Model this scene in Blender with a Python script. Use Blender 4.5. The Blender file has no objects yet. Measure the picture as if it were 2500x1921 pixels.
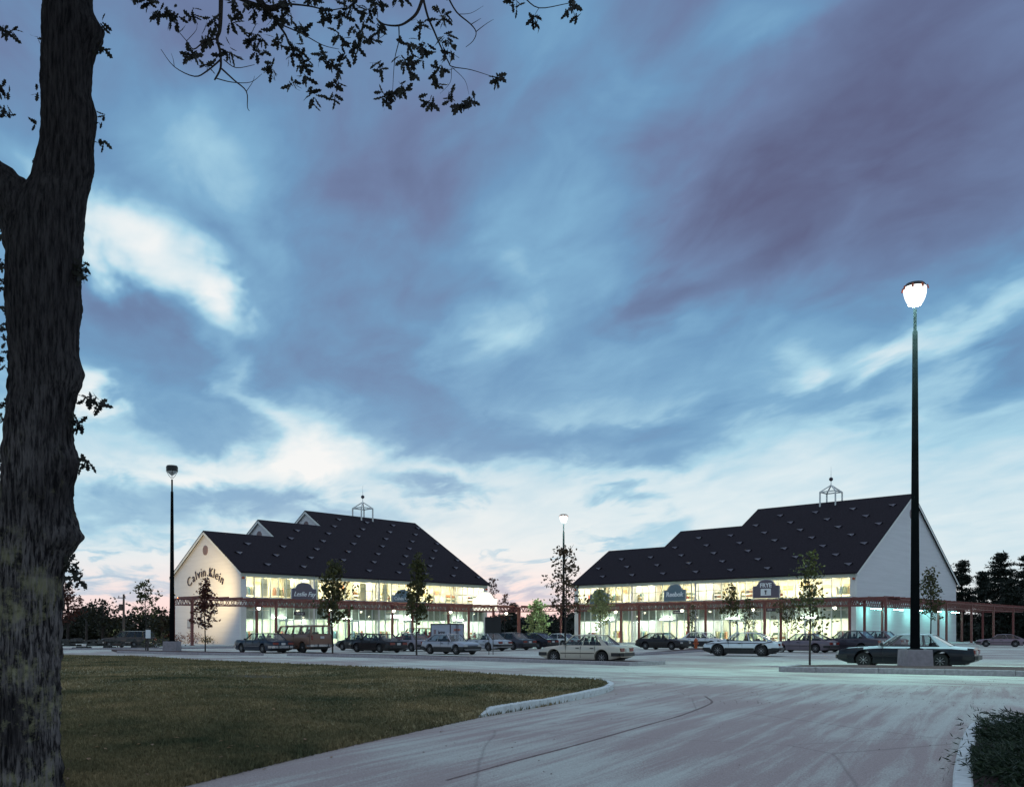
import bpy, bmesh, math, random
import numpy as np
from math import sin, cos, pi, radians, atan2, sqrt, atan, asin
from mathutils import Vector, Matrix

R = random.Random(7)
SC = bpy.context.scene
COL = SC.collection

# ------------------------------------------------------------------ camera
F, CX, HY, CAMZ = 2229.0, 1250.0, 1541.0, 1.5      # focal length, principal x and horizon row in photo pixels
cam = bpy.data.cameras.new("camera")
cam.sensor_width = 36.0
cam.lens = 36.0 * F / 2500.0
cam.shift_y = (HY - 960.5) / 2500.0
cam.clip_end = 6000.0
cam_o = bpy.data.objects.new("camera", cam)
cam_o.location = (0, 0, CAMZ)
cam_o.rotation_euler = (radians(90), 0, 0)
COL.objects.link(cam_o)
SC.camera = cam_o

SC.view_settings.view_transform = 'Standard'
SC.view_settings.look = 'None'
SC.view_settings.exposure = 0.0
SC.view_settings.gamma = 1.0
SC.view_settings.use_curve_mapping = False
SC.cycles.max_bounces = 8
SC.cycles.diffuse_bounces = 4
SC.cycles.transparent_max_bounces = 24
SC.cycles.sample_clamp_indirect = 4.0


def lin(r, g, b):
    f = lambda c: (c / 255.0) / 12.92 if c / 255.0 <= 0.04045 else ((c / 255.0 + 0.055) / 1.055) ** 2.4
    return (f(r), f(g), f(b), 1.0)


# ------------------------------------------------------------------ world: dusk sky with a broken cloud deck
def build_world():
    w = bpy.data.worlds.new("World")
    SC.world = w
    w.use_nodes = True
    nt = w.node_tree
    N, L = nt.nodes, nt.links
    N.clear()
    out = N.new('ShaderNodeOutputWorld')
    bg = N.new('ShaderNodeBackground')
    L.new(bg.outputs[0], out.inputs[0])

    def m(op, a, b=None, clamp=False):
        n = N.new('ShaderNodeMath'); n.operation = op; n.use_clamp = clamp
        for i, v in enumerate((a, b)):
            if v is None: continue
            if isinstance(v, (int, float)): n.inputs[i].default_value = v
            else: L.new(v, n.inputs[i])
        return n.outputs[0]

    def mr(v, a, b, c, d, smooth=True):
        n = N.new('ShaderNodeMapRange'); n.interpolation_type = 'SMOOTHSTEP' if smooth else 'LINEAR'
        L.new(v, n.inputs[0])
        for i, x in enumerate((a, b, c, d)): n.inputs[i + 1].default_value = x
        return n.outputs[0]

    tc = N.new('ShaderNodeTexCoord')
    sep = N.new('ShaderNodeSeparateXYZ'); L.new(tc.outputs['Generated'], sep.inputs[0])
    x, y, z = sep.outputs
    az = m('ARCTAN2', x, y)
    el = m('ARCSINE', z)
    # noise on a flat cloud layer seen in perspective, drawn out along the wind
    zz = m('ADD', m('MAXIMUM', z, 0.0), 0.16)
    cmb = N.new('ShaderNodeCombineXYZ')
    L.new(m('DIVIDE', x, zz), cmb.inputs[0]); L.new(m('DIVIDE', y, zz), cmb.inputs[1])

    def noise(scale, detail, rough, rot, stretch, dist=0.0, off=0.0):
        mp = N.new('ShaderNodeMapping'); mp.vector_type = 'TEXTURE'
        mp.inputs['Rotation'].default_value = (0, 0, rot)
        mp.inputs['Scale'].default_value = (stretch, 1, 1)
        mp.inputs['Location'].default_value = (off, off * .7, 0)
        L.new(cmb.outputs[0], mp.inputs[0])
        n = N.new('ShaderNodeTexNoise'); n.inputs['Scale'].default_value = scale
        n.inputs['Detail'].default_value = detail; n.inputs['Roughness'].default_value = rough
        n.inputs['Distortion'].default_value = dist
        L.new(mp.outputs[0], n.inputs['Vector'])
        return m('SUBTRACT', n.outputs['Fac'], 0.5)
    n1 = noise(2.1, 5, .56, radians(118), 1.5, .7, 3.1)
    n2 = noise(6.0, 4, .52, radians(114), 1.6, .7, 7.7)
    n3 = noise(14.0, 6, .6, radians(116), 1.9, .8, 1.7)
    # warp of the cloud outlines
    nwx = noise(4.5, 4, .55, radians(112), 1.6, .4, 11.0)
    nwy = noise(4.5, 4, .55, radians(112), 1.6, .4, 23.0)
    azw = m('ADD', az, m('MULTIPLY', nwx, .13))
    elw = m('ADD', el, m('MULTIPLY', nwy, .09))
    ae = N.new('ShaderNodeCombineXYZ'); L.new(azw, ae.inputs[0]); L.new(elw, ae.inputs[1])
    # how deep the cloud deck is with height: thin at the horizon, closed overhead
    rp = N.new('ShaderNodeValToRGB'); L.new(m('DIVIDE', el, 0.8), rp.inputs[0])
    cr = rp.color_ramp; cr.interpolation = 'B_SPLINE'
    stops = [(0.0, .05), (.10, .10), (.20, .17), (.26, .30), (.34, .51), (.45, .61), (.6, .69), (.78, .75), (1.0, .55)]
    while len(cr.elements) < len(stops): cr.elements.new(0.5)
    for e, (p, v) in zip(cr.elements, stops):
        e.position = p; e.color = (v, v, v, 1)
    D = m('MULTIPLY', rp.outputs[0], 1.0)
    # individual cloud banks (+) and clearings (-): azimuth / elevation given through the photo's own view of them
    BL = [
        (330, 605, 270, 85, 27, -.50), (240, 540, 150, 85, 20, -.25), (520, 725, 100, 45, 25, -.40), (500, 395, 170, 140, -20, -.26),
        (230, 965, 85, 34, 20, -.45), (600, 935, 130, 42, 50, -.34), (790, 1060, 150, 75, -15, -.27), (600, 1140, 260, 40, -6, -.24),
        (1180, 790, 85, 60, 30, -.24), (1130, 890, 70, 80, 0, -.16), (1950, 850, 160, 90, -25, -.10), (2175, 880, 150, 55, -28, -.42),
        (2420, 790, 170, 60, -40, -.36), (1960, 935, 80, 70, -30, -.24), (1900, 30, 170, 80, 0, -.22), (1330, 60, 160, 120, 0, -.12),
        (1650, 170, 190, 90, -20, -.12), (1400, 430, 200, 330, 10, -.18), (1450, 860, 90, 60, 0, -.10),
        (1250, 640, 70, 170, -25, -.10), (640, 620, 160, 60, 40, -.08),
        (400, 880, 270, 120, 24, .28), (270, 715, 160, 50, 18, .16), (500, 1075, 170, 60, 18, .22), (330, 1245, 290, 58, -3, .34),
        (760, 1243, 260, 42, 5, .32), (880, 950, 290, 95, 12, .34), (960, 800, 230, 130, 22, .14), (1060, 600, 250, 150, 25, .10),
        (1320, 1083, 380, 52, 3, .34), (1690, 1050, 150, 52, -5, .26), (1570, 780, 150, 55, -14, .30), (1300, 920, 150, 70, 0, .12),
        (1075, 1192, 110, 28, 4, .34), (1520, 1213, 70, 20, 4, .26), (2060, 965, 150, 52, -10, .36), (2440, 880, 130, 80, -15, .36),
        (2200, 330, 600, 320, -15, .26), (2300, 560, 380, 130, -10, .14), (1850, 500, 300, 90, -15, .14), (1840, 645, 170, 48, -20, .16),
        (1000, 300, 330, 170, 15, .02), (520, 120, 350, 120, 0, .04), (190, 1342, 80, 14, 0, .30), (290, 1428, 260, 24, 0, .36),
        (1270, 1448, 170, 32, 3, .42), (1290, 1372, 90, 10, 0, .24), (1480, 1318, 70, 16, 5, .20), (1600, 1305, 90, 36, -15, .22),
        (2450, 1340, 200, 60, -5, .08), (2350, 1180, 250, 60, -5, .06), (430, 1330, 120, 12, 0, .18)]
    for px, py, sx, sy, rot, amp in BL:
        a0 = atan((px - CX) / F); c0 = cos(a0)
        e0 = atan((HY - py) / F * c0)
        ka = F / (c0 * c0); ke = F / c0 * 1.0 / (cos(e0) ** 2)       # photo pixels per radian there
        mp = N.new('ShaderNodeMapping'); mp.vector_type = 'TEXTURE'
        mp.inputs['Location'].default_value = (a0, e0, 0)
        mp.inputs['Rotation'].default_value = (0, 0, -radians(rot))
        mp.inputs['Scale'].default_value = (sx * 1.25 / ka, sy * 1.25 / ke, 1)
        L.new(ae.outputs[0], mp.inputs[0])
        ln = N.new('ShaderNodeVectorMath'); ln.operation = 'LENGTH'; L.new(mp.outputs[0], ln.inputs[0])
        D = m('ADD', D, mr(ln.outputs['Value'], 0.0, 1.4, amp * .85, 0.0))
    nf = mr(el, 0.03, 0.36, 0.22, 1.0)
    D = m('ADD', D, m('MULTIPLY', m('MULTIPLY', n1, .36), nf))
    D = m('ADD', D, m('MULTIPLY', m('MULTIPLY', n3, .09), nf))
    D = m('ADD', D, m('MULTIPLY', m('MULTIPLY', n2, .36), nf), clamp=True)
    ramp = N.new('ShaderNodeValToRGB'); L.new(D, ramp.inputs[0])
    cr = ramp.color_ramp; cr.interpolation = 'LINEAR'
    cs = [(0.0, lin(238, 242, 243)), (.13, lin(214, 231, 238)), (.30, lin(166, 208, 228)), (.46, lin(124, 172, 206)),
          (.60, lin(107, 149, 188)), (.76, lin(106, 124, 162)), (1.0, lin(88, 92, 126))]
    while len(cr.elements) < len(cs): cr.elements.new(0.5)
    for e, (p, c) in zip(cr.elements, cs):
        e.position = p; e.color = c
    ramp2 = N.new('ShaderNodeValToRGB'); L.new(D, ramp2.inputs[0])
    cr = ramp2.color_ramp
    cs2 = cs[:4] + [(.60, lin(106, 155, 194)), (.78, lin(100, 138, 178)), (1.0, lin(98, 116, 156))]
    while len(cr.elements) < len(cs2): cr.elements.new(0.5)
    for e, (p, c) in zip(cr.elements, cs2):
        e.position = p; e.color = c
    hm = N.new('ShaderNodeMix'); hm.data_type = 'RGBA'
    L.new(mr(el, .20, .44, 0.0, 1.0), hm.inputs[0]); L.new(ramp2.outputs[0], hm.inputs[6]); L.new(ramp.outputs[0], hm.inputs[7])
    # afterglow low in the west
    pk = m('MULTIPLY', mr(el, 0.005, 0.095, .85, 0.0), mr(m('ABSOLUTE', m('ADD', az, .17)), .14, .66, 1.0, .12))
    mx = N.new('ShaderNodeMix'); mx.data_type = 'RGBA'
    L.new(m('MULTIPLY', pk, mr(D, .1, .5, 1.0, .35)), mx.inputs[0])
    L.new(hm.outputs[2], mx.inputs[6]); mx.inputs[7].default_value = lin(248, 214, 213)
    # clear air above the deck: physical sky, sun just at the horizon
    sky = N.new('ShaderNodeTexSky'); sky.sky_type = 'NISHITA'; sky.sun_disc = False
    sky.sun_elevation = radians(1.0); sky.sun_rotation = radians(-6)
    ad = N.new('ShaderNodeMix'); ad.data_type = 'RGBA'; ad.blend_type = 'ADD'; ad.inputs[0].default_value = .012
    L.new(mx.outputs[2], ad.inputs[6]); L.new(sky.outputs[0], ad.inputs[7])
    L.new(ad.outputs[2], bg.inputs[0])
    bg.inputs[1].default_value = 1.0


build_world()

sun = bpy.data.lights.new("sun", 'SUN')
sun.energy = 0.80; sun.angle = radians(110); sun.color = (1.0, .90, .80)
sun_o = bpy.data.objects.new("sun", sun)
sun_o.rotation_euler = (radians(4), 0, radians(-12))     # overhead fill added to lift the ground, wide as the cloud deck: no visible shadows
COL.objects.link(sun_o)

# ------------------------------------------------------------------ geometry helpers
HA = radians(43)
A = Vector((sin(HA), cos(HA), 0))        # along the left shop front, away to the right
B = Vector((-cos(HA), sin(HA), 0))       # along the right shop front, away to the left


def G(px, py, z=0.0):
    Y = (CAMZ - z) * F / (py - HY)
    return Vector(((px - CX) / F * Y, Y, z))


def P(px, py, Y):
    return Vector(((px - CX) / F * Y, Y, CAMZ - (py - HY) / F * Y))


class MB:
    def __init__(s): s.v = []; s.f = []; s.mi = []
    def quad(s, a, b, c, d, mi=0):
        n = len(s.v); s.v += [tuple(a), tuple(b), tuple(c), tuple(d)]; s.f.append((n, n + 1, n + 2, n + 3)); s.mi.append(mi)
    def poly(s, pts, mi=0):
        n = len(s.v); s.v += [tuple(p) for p in pts]; s.f.append(tuple(range(n, n + len(pts)))); s.mi.append(mi)
    def box(s, x0, x1, y0, y1, z0, z1, mi=0, ch=0.0):
        n = len(s.v)
        s.v += [(x0, y0, z0), (x1, y0, z0), (x1, y1, z0), (x0, y1, z0), (x0 + ch, y0 + ch, z1), (x1 - ch, y0 + ch, z1), (x1 - ch, y1 - ch, z1), (x0 + ch, y1 - ch, z1)]
        for q in ((3, 2, 1, 0), (4, 5, 6, 7), (0, 1, 5, 4), (1, 2, 6, 5), (2, 3, 7, 6), (3, 0, 4, 7)):
            s.f.append(tuple(n + i for i in q)); s.mi.append(mi)
    def bar(s, a, b, w, h=None, mi=0, up=(0, 0, 1)):
        a = Vector(a); b = Vector(b); h = h or w
        d = (b - a).normalized(); u = Vector(up)
        if abs(d.dot(u)) > .99: u = Vector((1, 0, 0))
        sx = d.cross(u).normalized() * w / 2; sy = sx.cross(d).normalized() * h / 2
        n = len(s.v)
        for p in (a, b):
            for q in (-sx - sy, sx - sy, sx + sy, -sx + sy): s.v.append(tuple(p + q))
        for q in ((0, 1, 2, 3), (7, 6, 5, 4), (0, 4, 5, 1), (1, 5, 6, 2), (2, 6, 7, 3), (3, 7, 4, 0)):
            s.f.append(tuple(n + i for i in q)); s.mi.append(mi)
    def tube(s, pts, rad, n=8, mi=0, cap=True):
        pts = [Vector(p) for p in pts]
        base = len(s.v); ref = Vector((0.31, 0.95, 0.05))
        for i, p in enumerate(pts):
            d = (pts[min(i + 1, len(pts) - 1)] - pts[max(i - 1, 0)])
            d = d.normalized() if d.length > 1e-9 else Vector((0, 0, 1))
            if abs(d.dot(ref)) > .97: ref = Vector((1, .1, 0))
            sx = d.cross(ref).normalized(); sy = sx.cross(d).normalized(); ref = sy
            for k in range(n):
                t = 2 * pi * k / n
                s.v.append(tuple(p + (sx * cos(t) + sy * sin(t)) * rad[i]))
        for i in range(len(pts) - 1):
            for k in range(n):
                a = base + i * n + k; b = base + i * n + (k + 1) % n
                s.f.append((a, b, b + n, a + n)); s.mi.append(mi)
        if cap:
            s.f.append(tuple(base + k for k in range(n))[::-1]); s.mi.append(mi)
            e = base + (len(pts) - 1) * n
            s.f.append(tuple(e + k for k in range(n))); s.mi.append(mi)
    def lathe(s, prof, n=20, axis='z', c=(0, 0, 0), mi=0, caps=True):
        base = len(s.v)
        for r, h in prof:
            for k in range(n):
                t = 2 * pi * k / n
                if axis == 'z': s.v.append((c[0] + r * cos(t), c[1] + r * sin(t), c[2] + h))
                else: s.v.append((c[0] + r * cos(t), c[1] + h, c[2] + r * sin(t)))
        for i in range(len(prof) - 1):
            for k in range(n):
                a = base + i * n + k; b = base + i * n + (k + 1) % n
                s.f.append((a, b, b + n, a + n) if axis == 'z' else (a, a + n, b + n, b)); s.mi.append(mi)
        for i in (0, len(prof) - 1):
            if caps and prof[i][0] > 1e-4:
                ring = tuple(base + i * n + k for k in range(n))
                s.f.append(ring[::-1] if i == 0 else ring); s.mi.append(mi)
    def prism(s, poly, y0, y1, mi=0):
        """polygon in local x,z pulled from y0 to y1"""
        k = len(poly)
        n = len(s.v)
        s.v += [(x, y0, z) for x, z in poly] + [(x, y1, z) for x, z in poly]
        s.f.append(tuple(range(n, n + k))); s.mi.append(mi)
        s.f.append(tuple(range(n + 2 * k - 1, n + k - 1, -1))); s.mi.append(mi)
        for i in range(k):
            j = (i + 1) % k
            s.f.append((n + i, n + i + k, n + j + k, n + j)); s.mi.append(mi)
    def mesh(s, name, mats, smooth=None):
        me = bpy.data.meshes.new(name)
        me.from_pydata(s.v, [], s.f)
        mats = mats if isinstance(mats, (list, tuple)) else [mats]
        for mt in mats: me.materials.append(mt)
        if len(mats) > 1: me.polygons.foreach_set('material_index', s.mi)
        if smooth is not None:
            me.polygons.foreach_set('use_smooth', [True] * len(me.polygons))
            if smooth < 3.1: me.set_sharp_from_angle(angle=smooth)
        me.update()
        return me
    def build(s, name, mats, parent=None, smooth=None, **kw):
        return link(name, s.mesh(name, mats, smooth), parent, **kw)


def split_build(mb, name, mt, parent):
    """one object for each loose piece collected in mb"""
    comp = []
    for f in mb.f:
        vs = set(f); hit = [c for c in comp if c[0] & vs]
        for c in hit: comp.remove(c)
        vv = set(vs); ff = [f]
        for c in hit: vv |= c[0]; ff = c[1] + ff
        comp.append((vv, ff))
    for vv, ff in comp:
        idx = {v: i for i, v in enumerate(sorted(vv))}
        q = MB(); q.v = [mb.v[v] for v in sorted(vv)]; q.f = [tuple(idx[v] for v in f) for f in ff]; q.mi = [0] * len(ff)
        q.build(name, mt, parent)


def link(name, me, parent=None, loc=None, rotz=None, kind=None):
    o = bpy.data.objects.new(name, me); COL.objects.link(o)
    if parent is not None: o.parent = parent
    if loc is not None: o.location = loc
    if rotz is not None: o.rotation_euler = (0, 0, rotz)
    if kind: o['kind'] = kind
    return o


def tag(o, label, cat, group=None):
    o['label'] = label; o['category'] = cat
    if group: o['group'] = group
    return o


def thing(name, label, cat, loc=(0, 0, 0), rotz=0.0, group=None):
    o = bpy.data.objects.new(name, None); COL.objects.link(o)
    o.empty_display_size = .2
    o.location = loc; o.rotation_euler = (0, 0, rotz)
    return tag(o, label, cat, group)


# ------------------------------------------------------------------ materials
def mat(name, col, rough=.6, metal=0.0, var=.12, scale=6.0, bump=0.0, bscale=None, coat=0.0, spec=.4, col2=None, stretch=(1, 1, 1), detail=5):
    m = bpy.data.materials.new(name); m.use_nodes = True
    nt = m.node_tree; N, L = nt.nodes, nt.links
    b = N['Principled BSDF']
    b.inputs['Roughness'].default_value = rough; b.inputs['Metallic'].default_value = metal
    b.inputs['Specular IOR Level'].default_value = spec
    b.inputs['Coat Weight'].default_value = coat
    b.inputs['Coat Roughness'].default_value = .08
    tc = N.new('ShaderNodeTexCoord'); mp = N.new('ShaderNodeMapping')
    L.new(tc.outputs['Object'], mp.inputs[0]); mp.inputs['Scale'].default_value = stretch
    nz = N.new('ShaderNodeTexNoise'); nz.inputs['Scale'].default_value = scale; nz.inputs['Detail'].default_value = detail
    nz.inputs['Roughness'].default_value = .6
    L.new(mp.outputs[0], nz.inputs['Vector'])
    rp = N.new('ShaderNodeValToRGB'); L.new(nz.outputs['Fac'], rp.inputs[0])
    c2 = col2 or tuple(c * (1 + var) for c in col)
    c1 = col if col2 else tuple(c * (1 - var) for c in col)
    rp.color_ramp.elements[0].position = .32; rp.color_ramp.elements[1].position = .68
    rp.color_ramp.elements[0].color = (*c1, 1); rp.color_ramp.elements[1].color = (*c2, 1)
    L.new(rp.outputs[0], b.inputs['Base Color'])
    if bump:
        n2 = N.new('ShaderNodeTexNoise'); n2.inputs['Scale'].default_value = bscale or scale * 5; n2.inputs['Detail'].default_value = 6
        L.new(mp.outputs[0], n2.inputs['Vector'])
        bp = N.new('ShaderNodeBump'); bp.inputs['Strength'].default_value = bump; bp.inputs['Distance'].default_value = .02
        L.new(n2.outputs['Fac'], bp.inputs['Height']); L.new(bp.outputs[0], b.inputs['Normal'])
    return m


def emis(name, col, strength, base=(.8, .8, .8)):
    m = bpy.data.materials.new(name); m.use_nodes = True
    b = m.node_tree.nodes['Principled BSDF']
    b.inputs['Base Color'].default_value = (*base, 1)
    b.inputs['Emission Color'].default_value = (*col, 1); b.inputs['Emission Strength'].default_value = strength
    return m


def glass(name, tint=(.93, .96, .95), refl=1.0):
    m = bpy.data.materials.new(name); m.use_nodes = True
    nt = m.node_tree; N, L = nt.nodes, nt.links
    N.remove(N['Principled BSDF'])
    tr = N.new('ShaderNodeBsdfTransparent'); tr.inputs[0].default_value = (*tint, 1)
    gl = N.new('ShaderNodeBsdfGlossy'); gl.inputs['Roughness'].default_value = .03; gl.inputs[0].default_value = (1, 1, 1, 1)
    lw = N.new('ShaderNodeLayerWeight'); lw.inputs[0].default_value = .5
    pw = N.new('ShaderNodeMath'); pw.operation = 'POWER'; pw.inputs[1].default_value = 5; L.new(lw.outputs['Facing'], pw.inputs[0])
    fr = N.new('ShaderNodeMath'); fr.operation = 'MULTIPLY_ADD'; fr.inputs[1].default_value = .92; fr.inputs[2].default_value = .05; L.new(pw.outputs[0], fr.inputs[0])
    nz = N.new('ShaderNodeTexNoise'); nz.inputs['Scale'].default_value = .7
    bp = N.new('ShaderNodeBump'); bp.inputs['Strength'].default_value = .03; L.new(nz.outputs[0], bp.inputs['Height'])
    L.new(bp.outputs[0], gl.inputs['Normal'])
    mu = N.new('ShaderNodeMath'); mu.operation = 'MULTIPLY'; mu.inputs[1].default_value = refl; L.new(fr.outputs[0], mu.inputs[0])
    mx = N.new('ShaderNodeMixShader'); L.new(mu.outputs[0], mx.inputs[0]); L.new(tr.outputs[0], mx.inputs[1]); L.new(gl.outputs[0], mx.inputs[2])
    L.new(mx.outputs[0], N['Material Output'].inputs[0])
    return m


def leafmat(name, c1, c2, trans=.25):
    m = bpy.data.materials.new(name); m.use_nodes = True
    nt = m.node_tree; N, L = nt.nodes, nt.links
    b = N['Principled BSDF']; b.inputs['Roughness'].default_value = .55; b.inputs['Specular IOR Level'].default_value = .25
    g = N.new('ShaderNodeNewGeometry')
    rp = N.new('ShaderNodeValToRGB'); L.new(g.outputs['Random Per Island'], rp.inputs[0])
    rp.color_ramp.elements[0].color = (*c1, 1); rp.color_ramp.elements[1].color = (*c2, 1)
    L.new(rp.outputs[0], b.inputs['Base Color'])
    t = N.new('ShaderNodeBsdfTranslucent'); L.new(rp.outputs[0], t.inputs[0])
    mx = N.new('ShaderNodeMixShader'); mx.inputs[0].default_value = trans
    L.new(b.outputs[0], mx.inputs[1]); L.new(t.outputs[0], mx.inputs[2]); L.new(mx.outputs[0], N['Material Output'].inputs[0])
    return m


M = {}
M['siding'] = mat('painted_siding', (.62, .62, .64), .6, var=.05, scale=.6, bump=.15, bscale=30, stretch=(.3, .3, 6))
M['trim'] = mat('white_trim', (.66, .68, .66), .5, var=.05, scale=2)
M['fascia'] = mat('eave_board', (.52, .58, .52), .5, var=.05, scale=2)
M['roof'] = mat('dark_shingles', (.017, .0135, .019), .9, var=.4, scale=7, bump=.5, bscale=22, spec=.15)
M['vent_face'] = mat('vent_face', (.20, .19, .235), .6, var=.12)
M['louvre'] = mat('mauve_louvre', (.22, .16, .17), .6, var=.1, stretch=(1, 1, 12), scale=3)
M['alum'] = mat('pale_mullion', (.62, .70, .68), .4, metal=.2, var=.05)
M['spandrel'] = mat('spandrel_glass', (.20, .24, .21), .22, var=.10, scale=.5, spec=.5)
M['glass'] = glass('shop_glass')
M['soffit'] = mat('grey_soffit', (.34, .38, .34), .6, var=.06)
M['inwall'] = mat('cream_interior_wall', (.80, .76, .60), .7, var=.06, scale=.5)
M['inwall2'] = mat('pale_green_interior_wall', (.70, .76, .62), .7, var=.06, scale=.5)
M['infloor'] = mat('interior_floor', (.36, .30, .22), .5, var=.1)
M['tube_up'] = emis('fluorescent_warm', (1.0, .90, .64), 95.0)
M['tube_lo'] = emis('fluorescent_green', (.90, 1.0, .82), 68.0)
M['pergola'] = mat('red_oxide_steel', (.17, .052, .045), .55, var=.22, scale=3)
M['globe'] = emis('lamp_globe', (1.0, .93, .72), 14.0)
M['lamp_plate'] = mat('pale_lamp_plate', (.75, .66, .50), .5, var=.05)
M['black'] = mat('black_metal', (.012, .013, .015), .45, var=.2, scale=3)
M['pole'] = mat('dark_bronze_pole', (.006, .007, .008), .7, var=.2, scale=2, spec=0.0)
M['lampglow'] = emis('lit_luminaire', (.55, 1.0, .88), 8000.0)
M['lampdome'] = emis('lit_refractor', (1.0, .99, .92), 1.7)
M['lens'] = mat('clear_lens', (.45, .48, .50), .15, var=.05)
M['concrete'] = mat('concrete', (.27, .25, .27), .85, var=.16, scale=5, bump=.4, bscale=60)
M['kerb'] = mat('granite_kerb', (.30, .28, .30), .8, var=.2, scale=9, bump=.4, bscale=70)
M['kerbw'] = mat('pale_kerb', (.56, .60, .60), .8, var=.14, scale=7, bump=.4, bscale=60)
M['soil'] = mat('bark_mulch', (.060, .034, .034), .95, var=.5, scale=14, bump=.8, bscale=40)
M['sidewalk'] = mat('concrete_walk', (.42, .44, .43), .8, var=.1, scale=3, bump=.2)
M['sign_board'] = mat('mauve_sign_board', (.115, .10, .13), .5, var=.06)
M['sign_teal'] = mat('blue_grey_sign_board', (.13, .19, .23), .5, var=.06)
M['sign_edge'] = mat('sign_border', (.32, .36, .42), .5, var=.05)
M['sign_white'] = mat('sign_white', (.78, .82, .84), .5, var=.04)
M['lit_sign'] = emis('lit_sign_face', (1.0, .93, .70), 1.15)
M['lit_tube'] = emis('lit_white_panel', (.92, 1.0, .95), 3.0)
M['letter'] = mat('dark_letter', (.045, .035, .05), .5, var=.08)
M['tyre'] = mat('rubber', (.012, .012, .013), .8, var=.2, scale=20)
M['rim'] = mat('wheel_metal', (.30, .30, .32), .35, metal=.7, var=.1)
M['chrome'] = mat('chrome', (.42, .43, .46), .2, metal=.9, var=.08)
M['plastic'] = mat('black_plastic', (.016, .016, .018), .5, var=.15)
M['cabin'] = mat('car_interior', (.022, .020, .022), .8, var=.2)
M['carglass'] = glass('car_glass', (.80, .85, .85), 1.0)
M['tail'] = mat('tail_lamp_red', (.17, .025, .02), .2, var=.1, spec=.6)
M['headl'] = mat('headlamp_lens', (.45, .45, .44), .15, var=.08, spec=.6)
M['plate'] = mat('licence_plate', (.5, .5, .5), .4, var=.05)
M['amber'] = mat('amber_lens', (.35, .14, .02), .2, var=.05)
M['hydrant'] = mat('orange_paint', (.42, .085, .025), .45, var=.1)
M['woodpole'] = mat('weathered_pole', (.07, .06, .055), .9, var=.3, scale=3, stretch=(6, 6, .4))
M['youngbark'] = mat('young_bark', (.035, .028, .025), .9, var=.3, scale=10)
M['stone'] = mat('field_stone', (.05, .05, .048), .9, var=.4, scale=3, bump=.5)


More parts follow.
